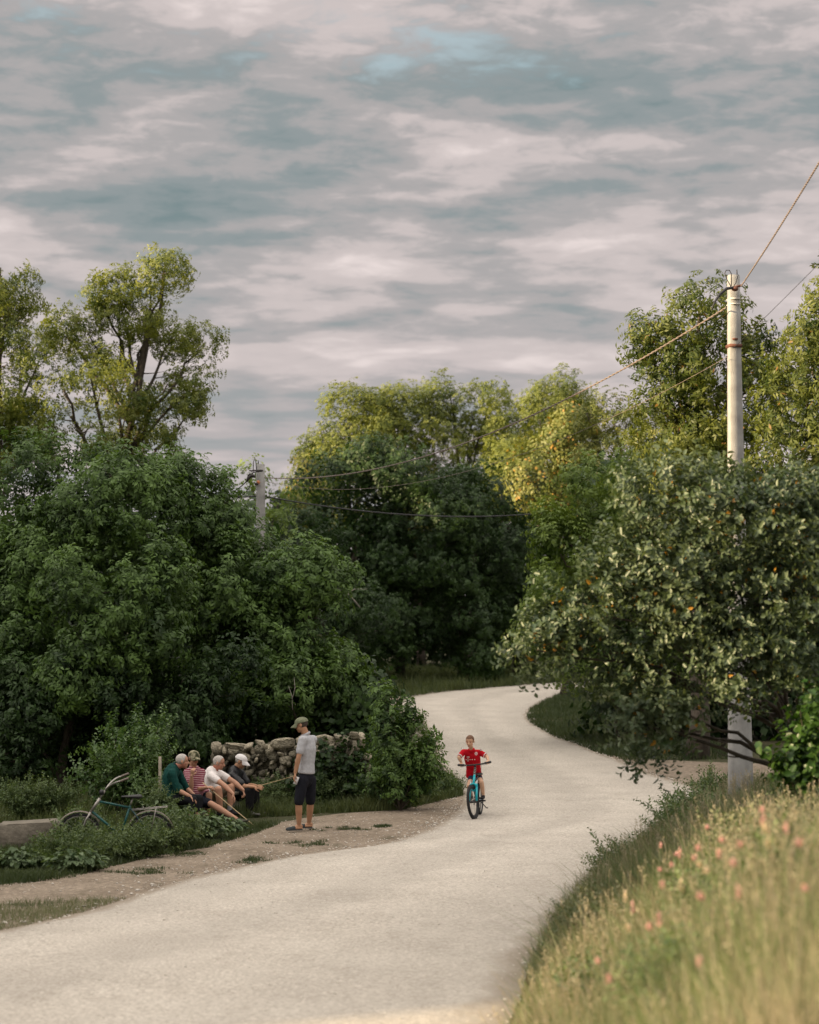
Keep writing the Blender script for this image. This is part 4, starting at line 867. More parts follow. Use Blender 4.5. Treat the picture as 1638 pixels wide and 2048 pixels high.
vp = np.concatenate([VA, VB[::-1]]); pp_ = pts_in(vp, 1900, r); pebbles('verge_pebbles', 'small stones strewn over the bare earth', pp_, np.abs(r.normal(0, 0.007, len(pp_)))+0.004, r, 0.008)
rpoly = np.concatenate([resample(smooth_line(ROADL[2:20]), 60), resample(smooth_line(ROADR[4:22]), 60)[::-1]]); pr_ = pts_in(rpoly, 3000, r)
pebbles('road_pebbles', 'small stones lying loose on the road', pr_, np.abs(r.normal(0, 0.0055, len(pr_)))+0.003, r, 0.016)

# ------------------------------------------------------------------ weeds
r0 = np.random.default_rng(700)
def burdock(label, u, v, n, spread, h, seed, leafL=0.2, group=None, name='burdock_plant', cat='plant', m='burdock'):
    base = U(u, v); r = np.random.default_rng(seed); root = thing(name, label, cat, base, group); sb, fb = MB(), MB()
    S = Shoot()
    for k in range(n):
        a = r.uniform(0, 6.283); w = spread*math.sqrt(r.uniform(0.02, 1)); z = h*(1-0.55*(w/spread)**1.5)*r.uniform(0.45, 1.05)
        tip = np.array((math.cos(a)*w, math.sin(a)*w*0.75, z)); c = bez(np.array((math.cos(a)*w*0.3, math.sin(a)*w*0.3, -0.02)), np.array((tip[0]*0.6, tip[1]*0.6, z*0.9)), tip, 5); tube(sb, c, np.linspace(0.007, 0.003, 5), 5)
        S.add(oval_leaf(tip-np.array((math.cos(a), math.sin(a), 0))*0.02, (math.cos(a), math.sin(a)*1.0, r.uniform(-0.7, 0.25)), np.array((0, 0, 1))+r.normal(0, 0.25, 3), leafL*r.uniform(0.55, 1.25), leafL*r.uniform(0.5, 0.85), 0.14, 0.25), r.uniform(0, 1))
    v_, f_, t_ = S.done(); fb.add(v_, f_, t_); sb.build('stems', MT['weed'], root, True, None, tint=True); fb.build('leaves', MT[m], root, False, None, tint=True)
    return root
GB = 'leafy burdock weeds'
for k, (u, v, n, sp, h, lab) in enumerate((
    (330, 1668, 170, 0.42, 0.52, 'burdock clump right of the bicycle rear wheel, below the wooden post'),
    (390, 1680, 230, 0.50, 0.50, 'largest burdock clump, in front of the man in the green sweater'),
    (450, 1668, 120, 0.34, 0.28, 'low burdock clump under the outstretched bare leg'),
    (352, 1655, 90, 0.28, 0.62, 'tall pale burdock reaching up to the green sweater'),
    (40, 1738, 160, 0.36, 0.30, 'rounded burdock clump at the left photo edge, below the slab'),
    (150, 1745, 150, 0.36, 0.36, 'burdock clump nearest the road at lower left'),
    (245, 1712, 130, 0.36, 0.34, 'burdock clump under the bicycle frame'),
    (200, 1716, 90, 0.30, 0.26, 'low burdock clump between its two bigger neighbours'))):
    burdock(lab, u, v, int(n*1.5), sp, h, 710+k, 0.095, GB)
def weed(label, u, v, n, spread, h, seed, kind='weed', m='weed', lpm=22, scale=0.9, name='weed_plant', group='bushy roadside weeds'):
    b = U(u, v); r = np.random.default_rng(seed)
    return twig_plant(name, label, 'weed', b, around(b, n, h, spread, r), kind, MT[m], seed, lpm, scale, group, 0.006, 0.05, 'weed', 'foliage', 'stem', uniform=True)
for k, (u, v, n, sp, h, lab) in enumerate((
    (165, 1728, 30, 0.36, 0.40, 'fine-leaved dark weed right of the concrete slab'),
    (165, 1708, 30, 0.38, 0.54, 'fine-leaved weed hiding the bicycle front wheel'),
    (215, 1722, 30, 0.36, 0.30, 'weed in front of the bicycle pedals'),
    (130, 1735, 30, 0.42, 0.34, 'fine weed at the tip of the bicycle front wheel'),
    (285, 1716, 34, 0.30, 0.36, 'weed in front of the bicycle rear wheel'),
    (325, 1705, 30, 0.28, 0.40, 'weed behind the rear end of the bicycle luggage rack'),
    (45, 1650, 22, 0.50, 0.72, 'tall grey-green weed standing behind the slab'),
    (120, 1648, 22, 0.42, 0.62, 'tall weed between slab and leafy shrub'),
    (318, 1662, 12, 0.16, 0.75, 'tall thin weed climbing beside the wooden post'),
    (650, 1612, 26, 0.40, 0.62, 'green weed at the wall foot just right of the standing man'),
    (710, 1608, 30, 0.42, 0.70, 'dark green weed at the right end of the stone wall'),
    (770, 1612, 30, 0.42, 0.42, 'low bushy weed in front of the young box elder'),
    (830, 1604, 30, 0.45, 0.42, 'low weed below the young box elder near the road'),
    (885, 1590, 22, 0.38, 0.30, 'low weed mound at the road edge left of the boy'),
    (540, 1612, 26, 0.40, 0.46, 'thin dry-looking weed between the white-capped man and the standing man'),
    (600, 1606, 26, 0.34, 0.50, 'weed before the wall directly behind the standing man'),
    (575, 1600, 22, 0.30, 0.34, 'weed before the wall left of the standing man'),
    (690, 1600, 26, 0.40, 0.85, 'tall weed leaning on the wall right of the standing man'),
    (355, 1698, 34, 0.30, 0.46, 'weed mound right of the bicycle rear wheel, nearest the earth'),
    (480, 1625, 14, 0.3, 0.25, 'short weed behind the feet of the white-capped man'))):
    weed(lab, u, v, n, sp, h, 730+k)
for k, (x, y, n, sp, h, lab) in enumerate((
    (3.95, 29.8, 30, 0.45, 0.60, 'bushy weed on the road edge of the bank, leftmost by the near pole'),
    (4.7, 31.6, 30, 0.5, 0.62, 'bushy weed just left of the near pole base'),
    (4.3, 29.2, 18, 0.35, 0.30, 'low weed at the foot of the near pole'),
    (5.9, 30.6, 30, 0.5, 0.65, 'weed tangle right of the near pole base'),
    (2.55, 25.2, 24, 0.35, 0.42, 'dark seed-headed weed overhanging the road on the right'),
    (3.3, 25.8, 26, 0.45, 0.55, 'green weed on the bank below the near pole'),
    (4.6, 24.2, 26, 0.45, 0.6, 'green weed on the right bank between pole and pink flowers'),
    (5.4, 26.5, 22, 0.4, 0.7, 'tall weed by the right photo edge under the vine'),
    (1.7, 18.5, 22, 0.35, 0.40, 'russet weed at the widest part of the road edge'),
    (2.9, 17.0, 26, 0.4, 0.45, 'green leafy weed low in the middle of the near bank'),
    (3.6, 19.5, 24, 0.4, 0.45, 'leafy weed among the pink flowers'),
    (1.35, 10.8, 26, 0.25, 0.42, 'green leafy clump low in the near grass, nearest the bottom photo edge'),
    (2.15, 11.8, 26, 0.25, 0.45, 'dark leafy clump in the near grass by the right photo edge'),
    (1.3, 13.6, 26, 0.28, 0.40, 'green leafy clump left of the lowest pink flowers'),
    (2.1, 14.2, 26, 0.28, 0.40, 'green leafy clump in the middle of the blurred grass'))):
    bb = gp(x, y); r = np.random.default_rng(760+k)
    twig_plant('bank_weed', lab, 'weed', bb, around(bb, n, h, sp, r), 'weed', MT['weed'] if k < 8 or k > 10 else MT['olivegrass'], 760+k, 20, 0.9, 'weeds on the right bank', 0.005, 0.05, 'weed')
# vines over the right part of the stone wall
bb = wb*0.72+wa*0.28
twig_plant('wall_creeper', 'green creeper spilling over the right half of the stone wall', 'creeper', bb+np.array((0, -0.1, 0)),
    [wa*(1-t)+wb*t+np.array((0, -0.22-r0.uniform(0, 0.15), z)) for t, z in ((0.55, 0.3), (0.6, 0.55), (0.66, 0.8), (0.7, 0.4), (0.74, 0.95), (0.8, 0.6), (0.84, 1.0), (0.9, 0.7), (0.95, 0.4), (0.98, 0.9), (0.88, 0.3), (0.62, 0.2), (0.5, 0.15))], 'vine', MT['shaded_leaf'], 780, 16, 0.8, None, 0.008, 0.1)
# pink flowers on the near bank
def flower(label, base, h, seed, col, proto=[None]):
    r = np.random.default_rng(seed); root = thing('flower', label, 'flower', base, 'blurred flowers on the near bank'); 
    mb = MB(); lean = r.normal(0, 0.03, 2); top = np.array((lean[0], lean[1], h)); tube(mb, bez(np.array((0, 0, -0.02)), np.array((lean[0]*0.2, lean[1]*0.2, h*0.6)), top, 6), 0.0025, 5); mb.build('stem', MT['weed'], root, tint=True)
    mb = MB(); S = Shoot(); el = r.choice((0.012, 0.03, 0.055))
    for k in range(30):
        d = randdir(1, r)[0]; d[2] = abs(d[2])+0.1; S.add(fold_leaf(top+d*0.004+np.array((lean[0]*0.3, lean[1]*0.3, 1))*r.uniform(-el, 0.01), d, (0, 0.1, 1), 0.021*r.uniform(0.8, 1.2), 0.010, 0.2), r.uniform(0, 0.9))
    v_, f_, t_ = S.done(); mb.add(v_, f_, t_); mb.build('flower_head', col, root, tint=True)
MT['pink'] = leafmat('pink_petal', (0.66, 0.38, 0.35), (0.82, 0.58, 0.53), tcol=(1.1, 0.9, 0.9))
MT['cream'] = leafmat('cream_petal', (0.62, 0.50, 0.36), (0.80, 0.68, 0.50), tcol=(1.1, 1.0, 0.9))
FL = [(1515, 1622, 21), (1538, 1655, 19), (1418, 1655, 22), (1447, 1682, 20), (1314, 1690, 22), (1363, 1703, 20), (1339, 1710, 20), (1380, 1714, 19), (1408, 1700, 19), (1430, 1708, 19), (1468, 1726, 18), (1480, 1690, 18), (1540, 1640, 19), (1573, 1657, 18), (1595, 1687, 17), (1400, 1735, 17), (1352, 1733, 18), (1358, 1766, 17), (1316, 1742, 18), (1265, 1810, 17), (1312, 1832, 16), (1260, 1858, 16), (1203, 1958, 13), (1190, 1925, 14), (1418, 1794, 15), (1488, 1781, 15), (1608, 1782, 14), (1400, 1918, 12), (1421, 1745, 16), (1330, 1770, 16), (1523, 1680, 17), (1313, 1858, 14), (1268, 1790, 17), (1638, 1775, 14)]
CREAM = (1, 15, 17, 21, 28, 32, 30)
ORD = ('first', 'second', 'third', 'fourth', 'fifth', 'sixth', 'seventh', 'eighth', 'ninth', 'tenth', 'eleventh', 'twelfth', 'thirteenth', 'fourteenth', 'fifteenth', 'sixteenth', 'seventeenth', 'eighteenth', 'nineteenth', 'twentieth', 'twenty-first', 'twenty-second', 'twenty-third', 'twenty-fourth', 'twenty-fifth', 'twenty-sixth', 'twenty-seventh')
rank = {}
for cr_ in (True, False):
    ks = [k for k in range(len(FL)) if (k in CREAM) == cr_]; ks.sort(key=lambda k: (FL[k][0], FL[k][1]))
    for i, k in enumerate(ks): rank[k] = ORD[i]
for k, (u, v, Y) in enumerate(FL):
    for yy in np.arange(8.6, 27, 0.15):
        p = P(u, v, yy); g = gp(p[0], p[1]); h = p[2]-g[2]
        if 0.50 < h < 0.80: break
    cream = k in CREAM
    flower('%s %s flower from the left in the blurred grass of the near bank' % (rank[k], 'pale cream' if cream else 'pink'), g, h, 800+k, MT['cream'] if cream else MT['pink'])

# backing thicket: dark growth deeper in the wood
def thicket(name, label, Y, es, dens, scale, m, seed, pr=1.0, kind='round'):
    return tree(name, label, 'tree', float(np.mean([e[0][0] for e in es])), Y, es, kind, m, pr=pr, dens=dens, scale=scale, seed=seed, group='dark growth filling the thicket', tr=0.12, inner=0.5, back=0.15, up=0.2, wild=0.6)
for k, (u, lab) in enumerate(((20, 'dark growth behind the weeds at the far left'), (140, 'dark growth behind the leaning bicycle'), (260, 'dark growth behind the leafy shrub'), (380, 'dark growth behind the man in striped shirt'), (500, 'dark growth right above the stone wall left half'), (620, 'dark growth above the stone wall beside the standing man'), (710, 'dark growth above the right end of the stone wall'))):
    thicket('dark_shrub', lab, 42.5, E(42, (u, 1540, 75, 75), (u+10, 1450, 75, 80, 0.5), (u-10, 1360 if u < 600 else 1430, 75, 80, 1)), 16, 1.1, MT['shaded_leaf'], 900+k, 0.5)
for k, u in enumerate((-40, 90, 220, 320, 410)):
    thicket('thicket_tree', 'shadowy tree %s' % ('at the back of the thicket beyond the left photo edge', 'deep in the thicket below the tall left tree', 'deep in the thicket under the lone feathery locust', 'deep in the thicket under the drooping locust limb', 'deep in the thicket just left of the far pole')[k] , 53, E(52, (u, 1160, 75, 60), (u+10, 1240, 80, 90), (u-20, 1350, 90, 110)), 4.5, 1.9, MT['shaded_leaf'], 920+k, 1.1)
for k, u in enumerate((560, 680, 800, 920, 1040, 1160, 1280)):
    thicket('thicket_tree', 'shadowy tree %s' % ('beyond the side path', 'behind the bare pale branch', 'at the back of the wood left of photo centre', 'at the back of the wood right of photo centre', 'at the back of the wood above the bend', 'at the back behind the yellowing tree', 'at the back behind the golden locust')[k], 108, E(107, (u, 1060, 70, 60), (u+10, 1150, 75, 70), (u-10, 1240, 75, 75), (u, 1310, 75, 55)), 1.6, 2.6, MT['shaded_leaf'], 930+k, 1.6)
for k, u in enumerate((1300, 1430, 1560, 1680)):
    thicket('thicket_tree', 'shadowy tree %s' % ('between golden locust and fruit tree', 'low behind the near pole shaft', 'low behind the fruit tree on the right', 'beyond the right photo edge behind the fruit tree')[k], 56, E(55, (u, 1050, 90, 90), (u+10, 1180, 90, 100), (u-10, 1320, 90, 100), (u, 1440, 90, 70)), 4.0, 1.9, MT['shaded_leaf'], 940+k, 1.1)

# ------------------------------------------------------------------ people
def skinmat(name, col, lip, hot=0.0):
    m, nt, b = mat(name); setp(b, rough=0.55, spec=0.35)
    at = N(nt, 'ShaderNodeAttribute', attribute_name='pigment')
    tc = N(nt, 'ShaderNodeTexCoord'); n = N(nt, 'ShaderNodeTexNoise', inp={'Scale': 9.0, 'Detail': 3.0}); L(nt, tc.outputs['Object'], n.inputs['Vector'])
    base = ramp(nt, [(0.3, tuple(c*0.85 for c in col)), (0.7, tuple(c*1.1 for c in col))]); L(nt, n.outputs[0], base.inputs[0])
    # pigment: 0 skin, 0.5 lips / sunburn, 1 eyes and brows
    f1 = M(nt, 'MINIMUM', M(nt, 'MULTIPLY', at.outputs['Fac'], 2.0), 1.0)
    f2 = M(nt, 'MAXIMUM', M(nt, 'SUBTRACT', M(nt, 'MULTIPLY', at.outputs['Fac'], 2.0), 1.0), 0.0)
    c = mixc(nt, f1, base.outputs[0], lip); c = mixc(nt, f2, c, (0.03, 0.02, 0.018)); L(nt, c, b.inputs['Base Color'])
    return m
def cloth(name, col, var=0.2, bump=0.5, bs=14, rough=0.9):
    m = simple(name, col, rough, nscale=26, var=var, bump=bump, bscale=bs, dist=0.025, spec=0.15); return m
def stripes(name, c1, c2, freq=55):
    m, nt, b = mat(name); setp(b, rough=0.9, spec=0.15)
    tc = N(nt, 'ShaderNodeTexCoord'); w = N(nt, 'ShaderNodeTexWave', wave_type='BANDS', bands_direction='Z', inp={'Scale': freq/6.28*2, 'Distortion': 0.6, 'Detail': 1.0})
    L(nt, tc.outputs['Object'], w.inputs['Vector']); r = ramp(nt, [(0.55, c1), (0.68, c2)]); L(nt, w.outputs[0], r.inputs[0]); L(nt, r.outputs[0], b.inputs['Base Color']); return m
def camo(name, cols, sc=18):
    m, nt, b = mat(name); setp(b, rough=0.9, spec=0.15)
    tc = N(nt, 'ShaderNodeTexCoord'); n = N(nt, 'ShaderNodeTexNoise', inp={'Scale': sc, 'Detail': 1.0}); L(nt, tc.outputs['Object'], n.inputs['Vector'])
    r = ramp(nt, [(0.0, cols[0]), (0.45, cols[1]), (0.56, cols[2])], 'CONSTANT'); L(nt, n.outputs[0], r.inputs[0]); L(nt, r.outputs[0], b.inputs['Base Color']); return m
SK_OLD = skinmat('weathered_skin', (0.46, 0.25, 0.165), (0.42, 0.13, 0.09))
SK_TAN = skinmat('tanned_skin', (0.43, 0.235, 0.14), (0.38, 0.12, 0.08))
SK_BOY = skinmat('boy_skin', (0.55, 0.335, 0.22), (0.50, 0.18, 0.13))
GREYHAIR = simple('short_grey_hair', (0.45, 0.42, 0.39), 0.8, nscale=60, var=0.3, bump=0.5, bscale=120)
BOYHAIR = simple('light_brown_hair', (0.15, 0.075, 0.04), 0.7, nscale=60, var=0.3, bump=0.5, bscale=120)
DARKHAIR = simple('dark_hair', (0.06, 0.045, 0.035), 0.7, nscale=60, var=0.3, bump=0.5, bscale=120)

def hframe(f, up=(0, 0, 1)):
    f = unit(f); l = unit(np.cross(up, f)); u = np.cross(f, l); return np.stack([f, l, u], 1)   # columns fwd, left, up
def head(mb, c, R, s):
    q = lambda *p: c+R@(np.array(p)*s)
    ell(mb, q(-0.012, 0, 0.03), np.array((0.098, 0.076, 0.088))*s, R, 16, 12)
    ell(mb, q(0.022, 0, -0.03), np.array((0.068, 0.060, 0.078))*s, R)
    ell(mb, q(0.050, 0, -0.085), np.array((0.030, 0.032, 0.024))*s, R)
    limb(mb, q(0.076, 0, 0.018), q(0.104, 0, -0.022), 0.010*s, 0.0145*s, side=R[:, 1]); 
    for sg in (-1, 1):
        ell(mb, q(-0.008, 0.078*sg, -0.004), np.array((0.020, 0.009, 0.032))*s, R)
        limb(mb, q(0.074, 0.010*sg, 0.034), q(0.062, 0.046*sg, 0.032), 0.011*s, 0.009*s)
        ell(mb, q(0.048, 0.040*sg, -0.022), np.array((0.024, 0.020, 0.020))*s, R)
        ell(mb, q(0.066, 0.030*sg, 0.010), np.array((0.014, 0.014, 0.010))*s, R)
    limb(mb, q(0.078, -0.016, -0.056), q(0.078, 0.016, -0.056), 0.011*s, 0.011*s)
def hand(mb, w, d, pn, s=1.0, curl=0.5, left=True, thumb_in=0.6, grip=False):
    """palm, four fingers of unequal length with two bends, thumb leaving the side near the wrist. pn = palm normal"""
    d = unit(d); pn = unit(np.asarray(pn)-d*np.dot(pn, d)); s_ = np.cross(d, pn)*(1 if left else -1)   # towards the thumb
    k = w+d*0.085*s
    limb(mb, w, k, 0.024*s, 0.034*s, 0.42, s_)
    limb(mb, w+d*0.03*s+s_*0.012*s, k+s_*0.008*s, 0.022*s, 0.030*s, 0.5, s_)
    for i, ln in enumerate((0.072, 0.080, 0.075, 0.060)):
        off = (1.5-i)*0.0195*s; b = k+s_*off-d*0.006*s*abs(1.5-i); a = curl*(0.9+0.1*i); p = b
        for j, (fr, r1, r2) in enumerate(((0.45, 0.0098, 0.0092), (0.32, 0.0092, 0.0085), (0.23, 0.0085, 0.0075))):
            an = a*(0.55+0.8*j) if not grip else 0.75+0.95*j; dd = d*math.cos(an)+pn*math.sin(an)+s_*0.06*(1.5-i)*(0 if grip else 1)
            e = p+unit(dd)*ln*fr*s; limb(mb, p, e, r1*s, r2*s, K=8); p = e
    tb = w+d*0.022*s+s_*0.022*s; t1 = tb+unit(d*0.6+s_*0.75+pn*0.3*thumb_in)*0.038*s; t2 = t1+unit(d*0.85+s_*0.2+pn*thumb_in)*0.030*s; t3 = t2+unit(d*0.9+pn*thumb_in)*0.022*s
    limb(mb, tb, t1, 0.0145*s, 0.0115*s, K=8); limb(mb, t1, t2, 0.0115*s, 0.0098*s, K=8); limb(mb, t2, t3, 0.0098*s, 0.008*s, K=8)
def chain(mb, pts, rs, flat=1.0, side=None):
    for k in range(len(pts)-1): limb(mb, pts[k], pts[k+1], rs[k], rs[k+1], flat if np.isscalar(flat) else flat[k], side)
def put_mesh(name, me, m, root, origin, label=None):
    me.transform(Matrix.Translation(-Vector(tuple(float(a) for a in origin)))); o = link(name, me, m, root)
    if label: o['label'] = label
    return o
def cap_mesh(c, R, s, rb=0.10, brim=0.085, tilt=0.15):
    mb = MB(); nu, nv = 28, 9; th = np.linspace(0, 2*math.pi, nu, endpoint=False); V = []
    for k in range(nv):
        ph = math.pi/2*k/(nv-1)*0.985
        for t in th: V.append((math.cos(t)*math.cos(ph)*0.112-0.012, math.sin(t)*math.cos(ph)*0.090, 0.035+math.sin(ph)**0.9*0.088))
    V = c+(np.array(V)*s)@R.T; i = np.arange(nu); j = (i+1) % nu
    mb.add(V, [np.concatenate([np.stack([k*nu+i, k*nu+j, (k+1)*nu+j, (k+1)*nu+i], 1) for k in range(nv-1)]), (i+(nv-1)*nu)[None]])
    bb = MB(); m1, m2 = 13, 5; V = []
    for lay in (0.004, -0.004):
        for a in np.linspace(-1.15, 1.15, m1):
            for q in np.linspace(0, 1, m2):
                x = math.cos(a)*(0.098+brim*q*math.cos(a*0.75)**0.6)-0.005; y = math.sin(a)*0.090*(1-0.08*q); V.append((x, y, 0.040-0.030*q-0.020*abs(math.sin(a))**2*(0.4+q)+lay-tilt*0.1*q))
    V = c+(np.array(V)*s)@R.T; n = m1*m2; fs = []
    for a in range(m1-1):
        for q in range(m2-1):
            k = a*m2+q; fs.append((k, k+1, k+m2+1, k+m2)); fs.append((n+k, n+k+m2, n+k+m2+1, n+k+1))
    for a in range(m1-1): k = a*m2+m2-1; fs.append((k, k+n, k+n+m2, k+m2))
    for q in range(m2-1):
        fs.append((q, q+n, q+n+1, q+1)); k = (m1-1)*m2+q; fs.append((k, k+1, k+1+n, k+n))
    bb.add(V, np.array(fs)); return mb, bb
def hair_mesh(c, R, s, keep, k=1.05):
    mb = MB(); nu, nv = 40, 26; th = np.linspace(0, 2*math.pi, nu, endpoint=False); ph = np.linspace(0.03, math.pi-0.03, nv); T, Q = np.meshgrid(th, ph)
    D = np.stack([np.sin(Q)*np.cos(T), np.sin(Q)*np.sin(T), np.cos(Q)], -1).reshape(-1, 3); r = np.random.default_rng(3)
    V = D*np.array((0.098, 0.076, 0.088))*(k+0.008*r.normal(0, 1, (len(D), 1)))+np.array((-0.012, 0, 0.03)); ok = keep(V[:, 0], V[:, 1], V[:, 2])
    i = np.arange(nu); j = (i+1) % nu; fs = np.concatenate([np.stack([q*nu+i, (q+1)*nu+i, (q+1)*nu+j, q*nu+j], 1) for q in range(nv-1)]); fs = fs[ok[fs].all(1)]
    mb.add(c+(V*s)@R.T, fs); return mb
def shoe(mb, heel, d, s=1.0, h=0.055):
    d = unit(np.asarray(d)*np.array((1, 1, 0.6))); side = np.cross((0, 0, 1), d)
    limb(mb, heel+d*0.02*s, heel+d*0.12*s, 0.037*s, 0.042*s, 0.75, side); limb(mb, heel+d*0.10*s, heel+d*0.205*s, 0.044*s, 0.036*s, 0.55, side)
    limb(mb, heel+np.array((0, 0, 0.03*s))+d*0.02*s, heel+d*0.08*s+np.array((0, 0, 0.03*s)), 0.036*s, 0.034*s, 0.8, side)
def person(label, base, J, S):
    """J: joints in world space; S: style. Everything the body carries as clothing is a child mesh"""
    root = thing('person', label, 'person', base); s = S.get('s', 1.0); f = unit(S['face']); tf = unit(np.asarray(S['torso'])*np.array((1, 1, 0)))
    side = unit(np.cross((0, 0, 1), tf)); R = hframe(np.asarray(S['face'], float)); hc = J['head']; fat = S.get('fat', 1.0)
    B = MB(); head(B, hc, R, s*S.get('hs', 1.0))
    limb(B, J['neck'], hc+R@np.array((-0.02, 0, -0.05))*s, 0.062*s*S.get('nk', 1), 0.054*s*S.get('nk', 1))
    sp = [J['pelvis'], J['waist'], J['chest'], J['neck']]
    def torso(mb, k, dpt=0.66, end=None):
        w = np.array((0.158, 0.145*fat, 0.165, 0.075))*s*k*S.get('wide', 1.0); sq = list(sp)
        if end is not None:
            sq[0] = J['pelvis']*end+J['waist']*(1-end)+np.asarray(S.get('hem') or (0, 0, 0)); w[0] = 0.162*s*k*max(1, fat*0.95)*S.get('hemw', 1.0)
            limb(mb, sq[0], sq[1], w[0], w[1], dpt*(1+0.25*(fat-1))*1.06, side, ck0=0.12); chain(mb, sq[1:], w[1:], dpt*(1+0.25*(fat-1)), side)
        else: chain(mb, sq, w, dpt*(1+0.25*(fat-1)), side)
        limb(mb, J['sl'], J['sr'], 0.064*s*k, 0.064*s*k, 1.0)
        chain(mb, [J['sl'], (J['neck']+J['chest'])/2, J['sr']], np.array((0.06, 0.085, 0.06))*s*k)
        bk = (J['chest']*0.6+J['neck']*0.4); ell(mb, bk, np.array((0.10, 0.15, 0.13))*s*k, hframe(tf, unit(J['neck']-J['chest'])))
        if fat > 1.05: ell(mb, (J['waist']*0.6+J['pelvis']*0.4)+tf*0.045*s, np.array((0.135, 0.15, 0.13))*s*k*fat, hframe(tf))
    torso(B, 0.93)
    for a in 'lr':
        sh, el, wr = J['s'+a], J['e'+a], J['w'+a]
        m1 = sh*0.55+el*0.45; m2 = el*0.7+wr*0.3
        chain(B, [sh, m1, el, m2, wr], np.array((0.054, 0.047, 0.038, 0.041, 0.026))*s*S.get('arm', 1))
        hd = S.get('hand'+a, {}); hand(B, wr, hd.get('d', unit(wr-el)), hd.get('pn', (0, 0, -1)), s*1.0, hd.get('curl', 0.5), a == 'l', grip=hd.get('grip', False))
        hp, kn, an = J['h'+a], J['k'+a], J['a'+a]
        m2 = kn*0.68+an*0.32
        chain(B, [hp, hp*0.5+kn*0.5, kn, m2+unit(np.cross(kn-hp, an-kn)+1e-9)*0, an], np.array((0.085, 0.070, 0.053, 0.056, 0.034))*s*S.get('leg', 1))
        fd = unit(J['f'+a]-an); hl = an+np.array((0, 0, -0.045*s))-unit(fd*np.array((1, 1, 0)))*0.045*s
        shoe(B, hl, J['f'+a]-hl, s*0.94)
        for i in range(5): pass
    me = remeshed(B, 0.0065 if s > 0.9 else 0.0055, 2, 'body')
    co = np.empty(len(me.vertices)*3, np.float32); me.vertices.foreach_get('co', co); co = co.reshape(-1, 3)
    lc = ((co-hc)@R)/(s*S.get('hs', 1.0)); pg = np.zeros(len(co), np.float32)
    def blob(c, rr, val):
        d = np.sqrt((((lc-np.array(c))/np.array(rr))**2).sum(1)); k = d < 1; pg[k] = np.maximum(pg[k], val)
    blob((0.088, 0, -0.057), (0.02, 0.024, 0.008), 0.5)
    for sg in (-1, 1):
        blob((0.080, 0.030*sg, 0.009), (0.016, 0.014, 0.0065), 1.0); blob((0.078, 0.032*sg, 0.033), (0.03, 0.02, 0.006), S.get('brow', 0.8))
        blob((0.06, 0.045*sg, -0.02), (0.03, 0.02, 0.02), 0.12)
    if S.get('burn'): 
        k = (lc[:, 0] < 0.05) & (lc[:, 2] < -0.03) & (lc[:, 2] > -0.17) & (np.abs(lc[:, 1]) < 0.1); pg[k] = np.maximum(pg[k], 0.3)
    a_ = me.attributes.new('pigment', 'FLOAT', 'POINT'); a_.data.foreach_set('value', pg)
    put_mesh('body', me, S['skin'], root, base)
    # shirt
    T = MB(); torso(T, 1.10, end=S.get('end', 0.6))
    sl = S.get('sleeve', 0.5)
    for a in 'lr':
        sh, el, wr = J['s'+a], J['e'+a], J['w'+a]
        if sl <= 1:
            e = sh*(1-sl)+el*sl; limb(T, sh, e, 0.070*s, 0.066*s)
        else:
            e = el*(2-sl)+wr*(sl-1); chain(T, [sh, el, e], np.array((0.070, 0.058, 0.048))*s)
    c = MB(); 
    me = remeshed(T, 0.010*max(s, 0.8), 3, 'shirt'); sho = put_mesh(S.get('shirtname', 'shirt'), me, S['shirt'], root, base)
    if S.get('collar'):
        cb = MB(); up = unit(hc-J['neck']); torus(cb, J['neck']+up*0.022*s, 0.064*s, 0.021*s, up, 24, 8); cb.build('collar', S['collar'], sho, True, base)
    if S.get('cuff'):
        for a in 'lr':
            cb = MB(); sh, el = J['s'+a], J['e'+a]; e = sh*(1-sl)+el*sl; d = unit(el-sh); torus(cb, e+d*0.030*s, 0.060*s, 0.011*s, d, 20, 6); cb.build('sleeve_band', S['cuff'], sho, True, base)
    # trousers
    T = MB(); pl = S.get('pants', 1.0)
    limb(T, J['waist']*0.45+J['pelvis']*0.55, J['pelvis'], 0.152*s*max(1, fat*0.92), 0.166*s, 0.68, side)
    for a in 'lr':
        hp, kn, an = J['h'+a], J['k'+a], J['a'+a]; w = S.get('baggy', 1.0)
        if pl <= 1.0:
            e = hp*(1-pl)+kn*pl; chain(T, [hp, hp*0.5+e*0.5, e], np.array((0.098, 0.088, 0.076*(1 if pl > 0.8 else 1.06)))*s*w)
        else:
            e = kn*(2-pl)+an*(pl-1); chain(T, [hp, hp*0.5+kn*0.5, kn, e], np.array((0.098, 0.085, 0.070, 0.064))*s*w)
    me = remeshed(T, 0.010*max(s, 0.8), 3, 'trousers'); put_mesh(S.get('pantsname', 'shorts'), me, S['pantsmat'], root, base)
    for a in 'lr':
        T = MB(); an = J['a'+a]; fd = J['f'+a]-an; hl = an+np.array((0, 0, -0.048*s))-unit(fd*np.array((1, 1, 0)))*0.045*s
        d = unit((J['f'+a]-hl)*np.array((1, 1, 0.6))); sd = np.cross((0, 0, 1), d)
        if S.get('slippers'):
            limb(T, hl-np.array((0, 0, 0.026)), hl+d*0.23*s-np.array((0, 0, 0.026)), 0.046*s, 0.050*s, 0.22, sd)
            limb(T, hl+d*0.13*s+np.array((0, 0, 0.004)), hl+d*0.225*s-np.array((0, 0, 0.008)), 0.052*s, 0.042*s, 0.62, sd)
        else: shoe(T, hl, J['f'+a]-hl, s*1.10)
        if S.get('sock'):
            K_ = MB(); limb(K_, an+unit(J['k'+a]-an)*0.10*s, an, 0.044*s, 0.042*s); K_.build('sock', S['sock'], root, True, base)
